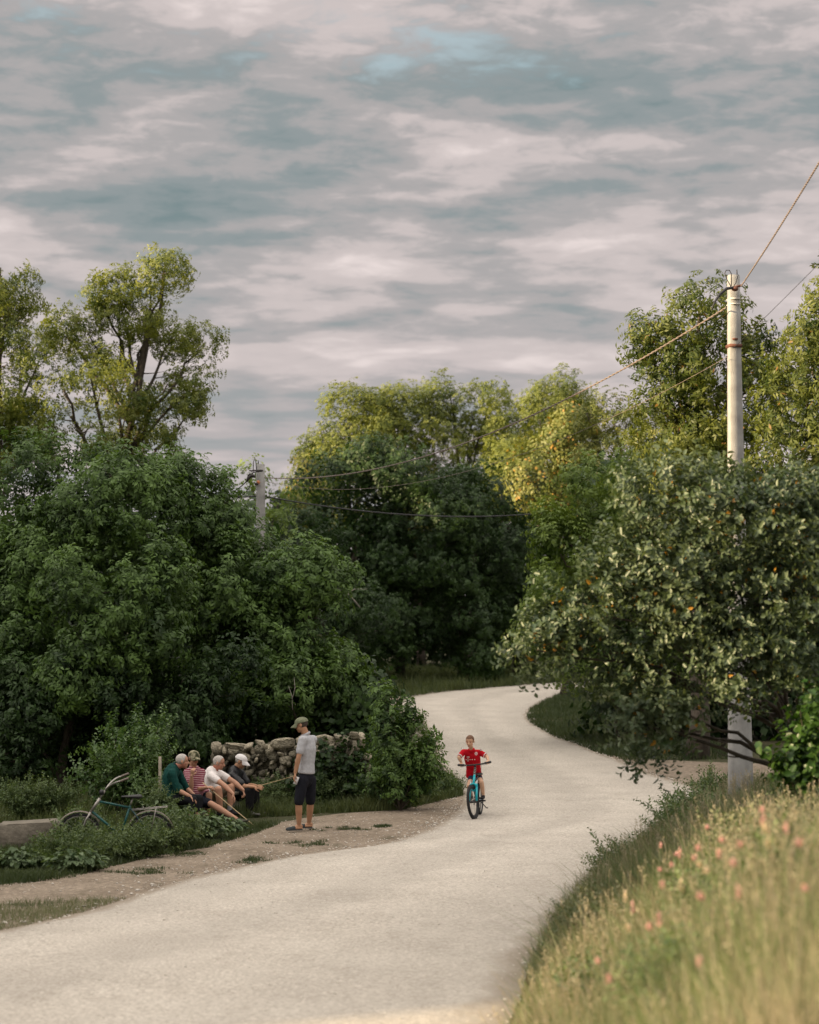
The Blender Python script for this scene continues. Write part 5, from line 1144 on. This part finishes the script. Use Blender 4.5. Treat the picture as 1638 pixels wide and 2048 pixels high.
        me = remeshed(T, 0.009, 2, 'shoe'); put_mesh('slipper' if S.get('slippers') else 'shoe', me, S['shoe'], root, base)
    hs = s*S.get('hs', 1.0)
    if S.get('hair'):
        hair_mesh(hc, R, hs, S['hairkeep'], S.get('hairk', 1.04)).build('hair', S['hair'], root, True, base)
    if S.get('cap'):
        cm, bm_ = cap_mesh(hc, R, hs); co_ = cm.build('cap', S['cap'], root, True, base); bm_.build('brim', S.get('brimmat', S['cap']), co_, True, base)
    return root
short = lambda x, y, z: ((x < 0.028+0.25*z) & (z > -0.045+0.0*x)) | (z > 0.088) & (x < 0.045)
fringe = lambda x, y, z: (x < 0.02+0.0*z) & (z > -0.055) & (z < 0.095)
def JJ(Y0, **k):
    out = {}
    for n, q in k.items(): out[n] = P(q[0], q[1], Y0+(q[2] if len(q) > 2 else 0))
    return out
# standing man
Y = 33.0
g0 = gp(P(603, 1600, Y)[0], Y)
J = JJ(Y, pelvis=(612, 1556), waist=(614, 1530), chest=(616, 1497), neck=(612, 1471), head=(602.5, 1450, -0.02),
       sl=(605, 1480, -0.17), sr=(626, 1479, 0.17), el=(597, 1516, -0.22), er=(612, 1517, 0.26), wl=(590.5, 1546, -0.20), wr=(604, 1547, 0.26),
       hl=(605, 1560, -0.10), hr=(620, 1560, 0.12), kl=(597.5, 1606, -0.13), kr=(621, 1605, 0.14), al=(598, 1650, -0.05), ar=(618, 1646, 0.22), fl=(580, 1657, -0.09), fr=(606, 1652, 0.22))
S = dict(face=(-0.93, 0.18, -0.22), torso=(-0.92, 0.36, 0), skin=SK_TAN, shirt=cloth('light_grey_polo', (0.42, 0.43, 0.46), 0.12, 0.4), sleeve=0.62, collar=cloth('grey_collar', (0.40, 0.41, 0.44)), end=0.62,
         pants=0.93, baggy=1.03, pantsmat=cloth('black_shorts', (0.013, 0.014, 0.02)), slippers=True, shoe=cloth('dark_slipper', (0.05, 0.06, 0.065)), hair=DARKHAIR, hairkeep=fringe, hairk=1.03,
         cap=cloth('olive_cap', (0.17, 0.185, 0.12)), handl=dict(d=(-0.25, -0.05, -1), pn=(0.9, 0.2, 0), curl=0.55), handr=dict(d=(-0.1, 0, -1), pn=(0.9, 0.2, 0)))
person('standing man in grey polo, long black shorts and olive cap facing the seated men', g0, J, S)
mb = MB(); box(mb, (0, 0, 0), (0.06, 0.022, 0.12), np.array(Matrix.Rotation(0.35, 3, 'Y'))); o = mb.build('paper', simple('white_paper', (0.6, 0.6, 0.62), 0.5, bump=0), None); o.location = tuple(P(592.5, 1561, Y-0.21)); tag(o, 'folded white paper held in the left hand of the standing man', 'paper')

# seated men
def seated(label, Y, jj, S, rootuv):
    J = JJ(Y, **jj); gpt = gp(P(rootuv[0], rootuv[1], Y)[0], Y); return person(label, gpt, J, S)
seated('bald grey-haired man in dark green sweater, leftmost of the seated men', 33.55, dict(
    pelvis=(343, 1596), waist=(338, 1573), chest=(341, 1550), neck=(352, 1534), head=(365, 1523, -0.02), sr=(344, 1547, -0.19), sl=(355, 1544, 0.17), er=(356, 1581, -0.22), el=(372, 1576, 0.2), wr=(381, 1593, -0.26), wl=(388, 1590, 0.12),
    hr=(345, 1599, -0.10), hl=(350, 1598, 0.10), kr=(386, 1600, -0.25), kl=(398, 1597, 0.08), ar=(381, 1643, -0.28), al=(394, 1638, 0.0), fr=(396, 1650, -0.30), fl=(410, 1646, 0.0)),
    dict(face=(0.95, 0.12, -0.08), torso=(0.95, 0.2, 0), skin=SK_OLD, shirt=cloth('green_sweater', (0.008, 0.050, 0.043), 0.3, 0.8, 12), shirtname='sweater', sleeve=1.05, fat=1.16, end=0.9, collar=cloth('dark_collar', (0.012, 0.035, 0.035)),
         pants=1.55, pantsmat=cloth('dark_trousers', (0.012, 0.013, 0.016)), pantsname='trousers', shoe=cloth('dark_shoe', (0.03, 0.03, 0.03)), hair=GREYHAIR, hairkeep=short, brow=0.4, burn=True, handr=dict(d=(0.8, -0.1, -0.5), pn=(-0.3, 0, -1), curl=0.6), handl=dict(curl=0.7)), (345, 1600))
seated('man in camouflage cap and striped red shirt with one bare leg stretched out', 34.2, dict(
    pelvis=(396, 1597, 0.02), waist=(392, 1577), chest=(389, 1556, -0.02), neck=(386, 1536, -0.04), head=(388, 1516, -0.10), sr=(375, 1545, -0.10), sl=(403, 1545, 0.06), er=(382, 1578, -0.30), el=(394, 1580, -0.12), wr=(383.5, 1552, -0.36), wl=(414, 1575, -0.28),
    hr=(398, 1602, -0.08), hl=(402, 1600, 0.10), kr=(422, 1608, -0.38), kl=(418, 1590, -0.2), ar=(474, 1639, -0.45), al=(414, 1632, -0.1), fr=(488, 1640, -0.50), fl=(428, 1641, -0.2)),
    dict(face=(0.50, -0.84, -0.12), torso=(0.80, -0.60, 0), skin=SK_OLD, shirt=stripes('striped_red_shirt', (0.17, 0.012, 0.035), (0.50, 0.32, 0.34), 34), sleeve=0.55, fat=1.12,
         pants=0.8, pantsmat=cloth('navy_shorts', (0.012, 0.014, 0.022)), shoe=cloth('grey_clog', (0.07, 0.07, 0.055)), hair=GREYHAIR, hairkeep=fringe, hairk=1.03, cap=camo('camouflage_cap', ((0.05, 0.055, 0.03), (0.22, 0.20, 0.13), (0.33, 0.31, 0.22))),
         handr=dict(d=(0.15, -0.1, 1), pn=(0.3, 0.9, 0.1), curl=0.8), handl=dict(pn=(-0.2, 0.5, -1), grip=True, d=(0.9, -0.3, 0.05))), (396, 1600))
seated('bald sunburnt man in white T-shirt leaning forearms on bare knees', 35.0, dict(
    pelvis=(420, 1591), waist=(415, 1573), chest=(419, 1555), neck=(429, 1540), head=(438, 1526, -0.03), sr=(423, 1553, -0.20), sl=(440, 1548, 0.16), er=(446, 1569, -0.34), el=(468, 1564, 0.02), wr=(466, 1588, -0.45), wl=(486, 1580, -0.05),
    hr=(423, 1593, -0.10), hl=(427, 1592, 0.12), kr=(437, 1579, -0.45), kl=(463, 1574, 0.0), ar=(441, 1622, -0.42), al=(459, 1620, -0.05), fr=(456, 1630, -0.48), fl=(474, 1628, -0.1)),
    dict(face=(0.93, -0.18, -0.25), torso=(0.95, -0.15, 0), skin=SK_OLD, shirt=cloth('white_tshirt', (0.74, 0.70, 0.69), 0.06, 0.6, 12), sleeve=0.5, fat=1.2, burn=True, arm=1.12, leg=1.1,
         pants=0.78, pantsmat=cloth('khaki_shorts', (0.20, 0.165, 0.12)), shoe=cloth('black_sneaker', (0.02, 0.02, 0.025)), sock=cloth('grey_sock', (0.30, 0.31, 0.33)), hair=GREYHAIR, hairkeep=short, brow=0.4,
         handr=dict(d=(0.35, -0.1, -1), pn=(-0.9, 0.1, -0.2), curl=0.45), handl=dict(d=(0.3, -0.1, -1), pn=(-0.9, 0.1, -0.3), curl=0.9)), (420, 1600))
seated('man in white cap and black leather vest at the right end of the bench', 35.9, dict(
    pelvis=(476, 1587), waist=(468, 1570), chest=(468, 1552), neck=(472, 1537), head=(482, 1523, -0.03), sr=(464, 1550, -0.18), sl=(482, 1546, 0.16), er=(489, 1573, -0.30), el=(497, 1571, 0.1), wr=(508, 1574, -0.45), wl=(511, 1571, -0.10),
    hr=(478, 1588, -0.10), hl=(480, 1587, 0.12), kr=(500, 1581, -0.36), kl=(510, 1580, -0.05), ar=(499, 1622, -0.34), al=(512, 1619, -0.02), fr=(512, 1629, -0.4), fl=(525, 1626, -0.06)),
    dict(face=(0.88, -0.22, -0.38), torso=(0.95, -0.22, 0), skin=SK_TAN, shirt=simple('black_leather', (0.008, 0.009, 0.012), 0.4, nscale=12, var=0.4, bump=0.7, bscale=14, dist=0.02, spec=0.35), shirtname='jacket', sleeve=0.75,
         pants=1.85, pantsmat=cloth('black_trousers', (0.012, 0.012, 0.014)), pantsname='trousers', baggy=1.12, shoe=cloth('grey_shoe', (0.10, 0.10, 0.09)), hair=GREYHAIR, hairkeep=fringe, hairk=1.03, cap=cloth('white_cap', (0.68, 0.66, 0.66), 0.06, 0.2),
         handr=dict(d=(0.9, -0.1, -0.05), pn=(0, 0.9, -0.5), curl=0.5), handl=dict(d=(0.9, -0.1, 0), pn=(0, -0.4, -1), curl=0.5)), (476, 1600))
def stickobj(label, a, b, r1, r2):
    mb = MB(); a, b = np.asarray(a), np.asarray(b); m = (a+b)/2+np.array((0, 0, -0.01)); tube(mb, bez(a-a, m-a, b-a, 6), np.linspace(r1, r2, 6), 7); o = mb.build('walking_stick', MT['stick'], None, True); o.location = tuple(a); tag(o, label, 'stick')
pb = P(513, 1649, 33.7); pb[2] = float(G(pb[0], 33.7))+0.005
stickobj('long peeled stick held by the man in striped shirt, tip on the earth', P(405, 1565, 34.0), pb, 0.008, 0.006)
stickobj('thin light rod held out by the white-capped man towards the standing man', P(512, 1573, 35.45), P(590, 1551, 34.9), 0.006, 0.003)

# ------------------------------------------------------------------ bicycles
MT['tyre'] = simple('tyre_rubber', (0.018, 0.018, 0.02), 0.8, bump=0.5, bscale=200, dist=0.003)
MT['tealframe'] = simple('bright_teal_paint', (0.01, 0.35, 0.42), 0.3, bump=0, var=0.05)
MT['blueframe'] = simple('deep_blue_paint', (0.012, 0.06, 0.12), 0.3, bump=0, var=0.1)
MT['greenframe'] = simple('old_green_paint', (0.010, 0.085, 0.080), 0.45, bump=0.1, var=0.25)
MT['darkframe'] = simple('dark_green_paint', (0.012, 0.05, 0.055), 0.5, bump=0.1)
MT['chrome'] = simple('dull_chrome', (0.33, 0.31, 0.29), 0.4, 0.6, bump=0.1)
MT['fender'] = simple('worn_fender', (0.16, 0.13, 0.115), 0.5, 0.3, bump=0.2, var=0.3)
MT['blackpl'] = simple('black_plastic', (0.015, 0.015, 0.017), 0.45, bump=0.1)
MT['silverf'] = simple('silver_fork', (0.5, 0.5, 0.5), 0.3, 0.5, bump=0)
def wheel(root, c, ax, R_, tw, rim, spokes=24, name='wheel', knob=True):
    """wheel > tyre, rim, spokes, hub"""
    mb = MB(); ax = unit(ax); a, b, _ = frame_of(ax); limb(mb, c-ax*0.045, c+ax*0.045, 0.018, 0.018, K=10); w = mb.build(name, MT['blackpl'], root, True)
    mb = MB(); torus(mb, c, R_-tw/2, tw/2, ax, 56, 8)
    if knob:
        for k in range(56):
            q = 2*math.pi*k/56; d = a*math.cos(q)+b*math.sin(q)
            for o_ in (-0.3, 0.3): box(mb, c+d*(R_-0.002)+ax*o_*tw, (0.008, 0.012, 0.008), np.stack([d, np.cross(ax, d), ax], 1))
    mb.build('tyre', MT['tyre'], w, True)
    mb = MB(); torus(mb, c, R_-tw-0.004, 0.011, ax, 48, 6, flat=1.1); mb.build('rim', rim, w, True)
    mb = MB()
    for k in range(spokes):
        q = 2*math.pi*k/spokes; d = a*math.cos(q)+b*math.sin(q); e = a*math.cos(q+(0.5 if k % 2 else -0.5))+b*math.sin(q+(0.5 if k % 2 else -0.5)); tube(mb, [c+ax*0.03*(1 if k % 4 < 2 else -1)+e*0.018, c+d*(R_-tw)], 0.0014, 4)
    mb.build('spokes', MT['chrome'], w)
def cyl(mb, a, b, r, r2=None): tube(mb, [a, b], [r, r2 or r], 10)
def bicycle(label, base, rz, lean, R_, wb, steer, kind):
    root = thing('bicycle', label, 'bicycle', base, None, 0); root.rotation_mode = 'XYZ'; root.rotation_euler = (lean, 0, rz)
    A = np.array; rear = A((0, 0, R_)); front = A((wb, 0, R_)); bb_ = A((wb*0.42, 0, R_*0.93)); ss = 1.0 if kind == 'old' else 0.86
    seat_t = bb_+A((-0.13, 0, 0.42))*ss; head_t = A((wb-0.17*ss-0.10, 0, R_+0.46*ss+0.03)); head_b = A((wb-0.12*ss-0.045, 0, R_+0.33*ss))
    hax = unit(head_t-head_b); fm, f2 = (MT['greenframe'], MT['darkframe']) if kind == 'old' else (MT['tealframe'], MT['blueframe'])
    mb = MB(); cyl(mb, bb_, seat_t, 0.0155 if kind == 'old' else 0.017); cyl(mb, head_t-hax*0.03, seat_t-A((0.0, 0, 0.03)), 0.015); 
    cyl(mb, head_b, bb_, 0.017 if kind == 'old' else 0.024); mb.build('frame', fm if kind == 'old' else f2, root, True)
    mb = MB(); cyl(mb, head_b-hax*0.02, head_t+hax*0.015, 0.021); mb.build('head_tube', MT['chrome'] if kind == 'old' else fm, root, True)
    mb = MB()
    for sg in (-1, 1):
        cyl(mb, bb_+A((0, 0.03*sg, 0)), rear+A((0, 0.06*sg, 0)), 0.009); cyl(mb, seat_t+A((0, 0.02*sg, -0.03)), rear+A((0, 0.06*sg, 0)), 0.008)
    mb.build('rear_stays', f2, root, True)
    # steering set turned about the head axis
    Rt = np.array(Matrix.Rotation(steer, 3, Vector(tuple(hax)))); tr = lambda p: head_b+Rt@(A(p, float)-head_b)
    crown = head_b-hax*0.035; fr2 = tr(front); sx = Rt@A((0, 1, 0)); cr = tr(crown)
    mb = MB(); lw = MB()
    for sg in (-1, 1):
        if kind == 'old':
            tube(mb, [cr+sx*0.045*sg, cr+sx*0.052*sg-hax*0.10, tr(front+A((-0.045, 0, 0.10)))+sx*0.055*sg, fr2+sx*0.055*sg], [0.014, 0.013, 0.011, 0.008], 8)
        else:
            lo = fr2+sx*0.062*sg+hax*0.06
            tube(mb, [cr+sx*0.055*sg, fr2+sx*0.062*sg+hax*0.02], [0.020, 0.019], 10)
            tube(lw, [cr+sx*0.055*sg+hax*0.11, cr+sx*0.055*sg+hax*0.0], 0.013, 8)
    if kind == 'old': cyl(mb, cr-sx*0.05, cr+sx*0.05, 0.016)
    else: torus(mb, cr-hax*0.02, 0.058, 0.019, Rt@A((1, 0, 0)), 14, 8, 0, math.pi*2); limb(mb, cr-sx*0.05+hax*0.02, cr+sx*0.05+hax*0.02, 0.024, 0.024)
    mb.build('fork', MT['chrome'] if kind == 'old' else fm, root, True)
    if kind != 'old': lw.build('fork_stanchions', MT['silverf'], root, True)
    ht = tr(head_t)
    if kind == 'old':
        sb = ht+hax*0.15; mb = MB(); cyl(mb, ht, sb, 0.012); mb.build('stem', MT['chrome'], root, True)
        mb = MB(); fw = Rt@A((1, 0, 0))
        for sg in (-1, 1): tube(mb, bez(sb, sb+sx*0.22*sg-fw*0.08+A((0, 0, 0.13)), sb+sx*0.25*sg-fw*0.22+A((0, 0, 0.16)), 9), 0.012, 8)
        # turned sideways bars, as left by the rider
        hb = mb.build('handlebar', MT['chrome'], root, True)
        for sg in (-1, 1):
            mb = MB(); e = sb+sx*0.25*sg-fw*0.22+A((0, 0, 0.16)); limb(mb, e, e-fw*0.09+A((0, 0, 0.035)), 0.016, 0.015); mb.build('grip', MT['fender'], hb, True)
        mb = MB(); ell(mb, sb+fw*0.05+A((0, 0, -0.03)), (0.035, 0.04, 0.04)); mb.build('headlight', MT['blackpl'], root, True)
    else:
        sb = ht+hax*0.20; mb = MB(); cyl(mb, ht, sb, 0.016); limb(mb, sb, sb+Rt@A((0.05, 0, 0.0)), 0.018, 0.018); mb.build('stem', MT['blackpl'], root, True)
        mb = MB()
        for k in range(5): torus(mb, ht+hax*(0.01+0.032*k), 0.0165, 0.007, hax, 14, 6)
        mb.build('spacer_rings', MT['chrome'], root, True)
        bc = sb+Rt@A((0.05, 0, 0.01)); mb = MB(); tube(mb, [bc-sx*0.27-A((0, 0, -0.02)), bc-sx*0.10+A((0, 0, 0.0)), bc+sx*0.10, bc+sx*0.27-A((0, 0, -0.02))], 0.0125, 10); hb = mb.build('handlebar', MT['blackpl'], root, True)
        for sg in (-1, 1):
            mb = MB(); limb(mb, bc+sx*0.19*sg+A((0, 0, 0.012)), bc+sx*0.28*sg+A((0, 0, 0.02)), 0.019, 0.021); mb.build('grip', MT['blackpl'], hb, True)
            mb = MB(); tube(mb, [bc+sx*0.13*sg, bc+sx*0.14*sg+Rt@A((0.035, 0, -0.01)), bc+sx*0.23*sg+Rt@A((0.045, 0, -0.015))], 0.006, 6); mb.build('brake_lever', MT['chrome'], hb, True)
        mb = MB(); tube(mb, bez(bc+sx*0.12, bc+sx*0.16+Rt@A((0.13, 0, -0.16)), cr+Rt@A((0.03, 0, 0.02)), 12), 0.003, 5); mb.build('brake_cable', MT['blackpl'], root, True)
    wheel(root, rear, (0, 1, 0), R_, 0.042 if kind == 'old' else 0.052, MT['chrome'], knob=kind != 'old')
    wheel(root, fr2, sx, R_, 0.042 if kind == 'old' else 0.052, MT['chrome'] if kind == 'old' else MT['blackpl'], knob=kind != 'old')
    # saddle
    sp_ = seat_t+unit(seat_t-bb_)*(0.10 if kind == 'old' else 0.05); mb = MB(); cyl(mb, seat_t, sp_, 0.012); mb.build('seat_post', MT['chrome'], root, True)
    mb = MB(); limb(mb, sp_+A((-0.09, 0, 0.03)), sp_+A((0.14, 0, 0.03)), 0.075, 0.026, 0.42, (0, 1, 0)); mb.build('saddle', MT['blackpl'], root, True)
    mb = MB(); torus(mb, bb_+A((0, -0.045, 0)), 0.085 if kind == 'old' else 0.07, 0.005, (0, 1, 0), 28, 6); limb(mb, bb_-A((0, 0.05, 0)), bb_+A((0, 0.05, 0)), 0.022, 0.022)
    ca = 0.3 if kind == 'old' else 0.12
    for sg in (-1, 1):
        c1 = bb_+A((0, 0.065*sg, 0)); c2 = c1+A((math.cos(ca), 0, math.sin(ca)))*0.155*sg*ss; cyl(mb, c1, c2, 0.009)
    ck = mb.build('crankset', MT['blackpl'], root, True)
    for sg in (-1, 1):
        c2 = bb_+A((0, 0.065*sg, 0))+A((math.cos(ca), 0, math.sin(ca)))*0.155*sg*ss; mb = MB(); box(mb, c2+A((0, 0.055*sg, 0)), (0.085, 0.09, 0.024)); mb.build('pedal', MT['blackpl'], ck)
    mb = MB()
    for z in (0.062, -0.062): cyl(mb, bb_+A((0, -0.045, z)), rear+A((0, -0.045, z*0.5)), 0.004)
    mb.build('chain', MT['steel'], root)
    if kind == 'old':
        for c, ax, a0, a1 in ((fr2, sx, 0, 0), (rear, A((0, 1.0, 0)), 0, 0)):
            mb = MB(); fa, fb2 = unit(np.cross((0, 0, 1), ax)), A((0, 0, 1.0)); V = []; n = 26
            st0, st1 = (-0.15, 2.55) if c is fr2 else (0.35, 3.3)
            # arc from the front over the top to the back
            for k, q in enumerate(np.linspace(st0, st1, n)):
                d = -fa*math.cos(q)*-1*(-1)+fb2*math.sin(q); d = A((1, 0, 0))*math.cos(q)+fb2*math.sin(q) if c is not fr2 else (Rt@A((1, 0, 0)))*math.cos(q)+fb2*math.sin(q)
                for w_, rr in ((-0.030, 0.018), (-0.018, 0.028), (0.018, 0.028), (0.030, 0.018)): V.append(c+d*(R_+rr)+ax*w_)
            fs = [(k*4+j, k*4+j+1, k*4+j+5, k*4+j+4) for k in range(n-1) for j in range(3)]
            mb.add(A(V), A(fs)); mb.build('fender', MT['fender'], root, True)
        mb = MB()
        for sg in (-1, 1): cyl(mb, rear+A((0, 0.06*sg, 0)), rear+A((-0.08, 0.055*sg, R_+0.07)), 0.005); cyl(mb, seat_t+A((-0.03, 0.05*sg, -0.06)), rear+A((-0.24, 0.055*sg, R_+0.075)), 0.006)
        for k in range(5): cyl(mb, rear+A((0.10-0.08*k, -0.055, R_+0.072)), rear+A((0.10-0.08*k, 0.055, R_+0.072)), 0.005)
        mb.build('luggage_rack', MT['chrome'], root)
    else:
        mb = MB(); cyl(mb, bb_+A((-0.04, 0.07, -0.02)), bb_+A((-0.08, 0.15, -0.12)), 0.008); cyl(mb, bb_+A((-0.08, 0.15, -0.12)), bb_+A((-0.07, 0.18, -0.12)), 0.009); mb.build('kickstand', MT['blackpl'], root)
    return root
# old bicycle, heading to -X, leaning into the shrub
rc = P(303, 1690, 29.6); z0 = gp(rc[0], 29.45, -0.03)
ob = bicycle('old green bicycle with worn fenders standing in the weeds', z0, math.pi+0.12, rad(-4), 0.305, 0.975, 0.0, 'old')
# boy on the mountain bike
fc = P(945, 1635, 35.2); rcn = P(960, 1629, 36.1); hd = fc-rcn; ang = math.atan2(hd[1], hd[0])
bb0 = gp(rcn[0], 36.1, 0.004)
bk = bicycle('teal and black mountain bike ridden by the boy', bb0, ang, 0, 0.285, 0.92, rad(-11), 'boy')
def bikept(p):
    c, s = math.cos(ang), math.sin(ang); return bb0+np.array((p[0]*c-p[1]*s, p[0]*s+p[1]*c, p[2]))
# grip positions measured on the bike
C.view_layer.update()
def kids(o, nm): return [k for k in bpy.data.objects if k.parent == o and k.name.split('.')[0] == nm]
hb = kids(bk, 'handlebar')[0]; gr = kids(hb, 'grip'); gc = []
for g in gr:
    v = [Vector(x) for x in g.bound_box]; gc.append(np.array(bk.matrix_world @ (sum(v, Vector())/8)))
gc.sort(key=lambda p: p[0])          # image left first = the boy's right hand
ped = [np.array(bk.matrix_world @ (sum([Vector(x) for x in q.bound_box], Vector())/8)) for q in kids(kids(bk, 'crankset')[0], 'pedal')]
ped.sort(key=lambda p: p[0])
print('GRIPS', gc, 'PED', ped)
up = np.array((0, 0, 1.0)); bkw = unit(rcn-fc)*np.array((1, 1, 0))
J = JJ(35.95, pelvis=(949, 1551, 0.05), waist=(947, 1535, -0.03), chest=(944.5, 1516, -0.15), neck=(943, 1501, -0.24), head=(940, 1483, -0.33),
       sr=(927, 1504, -0.24), sl=(959, 1505, -0.16), er=(917.5, 1515, -0.33), el=(974, 1513, -0.24), hr=(944, 1556, 0.0), hl=(957, 1556, 0.05), kr=(937.5, 1572, -0.36), kl=(963, 1565, -0.34))
J['wr'] = gc[0]+bkw*0.055+up*0.035; J['wl'] = gc[1]+bkw*0.055+up*0.035
J['ar'] = ped[0]+bkw*0.07+up*0.085; J['al'] = ped[1]+bkw*0.07+up*0.085
J['fr'] = ped[0]-bkw*0.07+up*0.03; J['fl'] = ped[1]-bkw*0.07+up*0.03
red = cloth('red_jersey', (0.46, 0.006, 0.016), 0.1, 0.5, 14); white = cloth('white_print', (0.75, 0.68, 0.68), 0.03, 0.0)
fwd = unit(fc-rcn)
boy = person('boy in red football jersey riding towards the camera', gp(P(948, 1600, 35.9)[0], 35.9), J,
    dict(face=(-0.28, -0.90, -0.30), torso=tuple(fwd), s=0.72, wide=1.1, hs=1.22, nk=0.85, skin=SK_BOY, shirt=red, shirtname='jersey', sleeve=0.62, cuff=white, hem=(-0.01, -0.01, -0.02), end=1.0, hemw=1.1, collar=red,
         pants=0.42, pantsmat=cloth('blue_black_shorts', (0.02, 0.03, 0.06)), shoe=cloth('black_trainer', (0.02, 0.02, 0.022)), hair=BOYHAIR, hairkeep=lambda x, y, z: ((x < 0.02+0.35*z) & (z > -0.03)) | (z > 0.075), hairk=1.05, brow=0.7,
         handr=dict(d=tuple(fwd+np.array((0.1, 0, -0.45))), pn=(0, 0.3, -1), grip=True), handl=dict(d=tuple(fwd+np.array((-0.1, 0, -0.45))), pn=(0, 0.3, -1), grip=True)))
# prints on the jersey, projected on the cloth surface
jer = kids(boy, 'jersey')[0]; C.view_layer.update(); bse = np.array(boy.location)
sd = np.array((1.0, 0, 0)); from mathutils.bvhtree import BVHTree
bvh = BVHTree.FromPolygons([v.co[:] for v in jer.data.vertices], [p.vertices[:] for p in jer.data.polygons])
def printpatch(name, rects, m, off=0.003):
    """rects: (u, v, half width px, half height px) draped over the jersey front"""
    mb = MB()
    for (u, v, hw, hh) in rects:
        n = 4; V = []
        for j in range(n):
            for i in range(n):
                q = P(u+hw*(2*i/(n-1)-1), v+hh*(2*j/(n-1)-1), 34.6)-bse; d = unit(P(u, v, 36.5)-P(u, v, 34.6))
                h = bvh.ray_cast(Vector(q), Vector(d), 3.0)
                V.append(np.array(h[0])-d*off if h[0] is not None else q+d*1.0)
        mb.add(np.array(V), np.array([(j*n+i, j*n+i+1, (j+1)*n+i+1, (j+1)*n+i) for j in range(n-1) for i in range(n-1)]))
    return mb.build(name, m, jer)
printpatch('sponsor_letter', [(936.0, 1513.6, 2.6, 0.55), (936.0, 1518.2, 0.62, 4.2), (933.8, 1514.6, 0.5, 0.9), (938.3, 1514.6, 0.5, 0.9), (936.0, 1522.2, 1.3, 0.5)], white)
for u in (932.4, 940.0, 944.4, 949.4): printpatch('sponsor_dot', [(u, 1519.2, 0.9, 0.9)], white)
cr = []
for k in range(12):
    a = 2*math.pi*k/12; cr.append((952.3+2.3*math.cos(a), 1507.3+2.6*math.sin(a), 0.62, 0.62))
cr += [(952.3, 1507.3, 0.9, 0.5), (952.3, 1507.3, 0.4, 1.2)]
printpatch('crest', cr, white)
printpatch('sleeve_badge', [(961.8, 1499.5, 1.5, 2.2)], white); printpatch('sleeve_badge', [(923.2, 1496.5, 1.3, 1.8)], white)
printpatch('collar_trim', [(943.0, 1497.6, 0.35, 0.5), (944.3, 1496.2, 0.35, 0.5), (941.7, 1496.2, 0.35, 0.5)], white)
# bag under the saddle side, dark blue
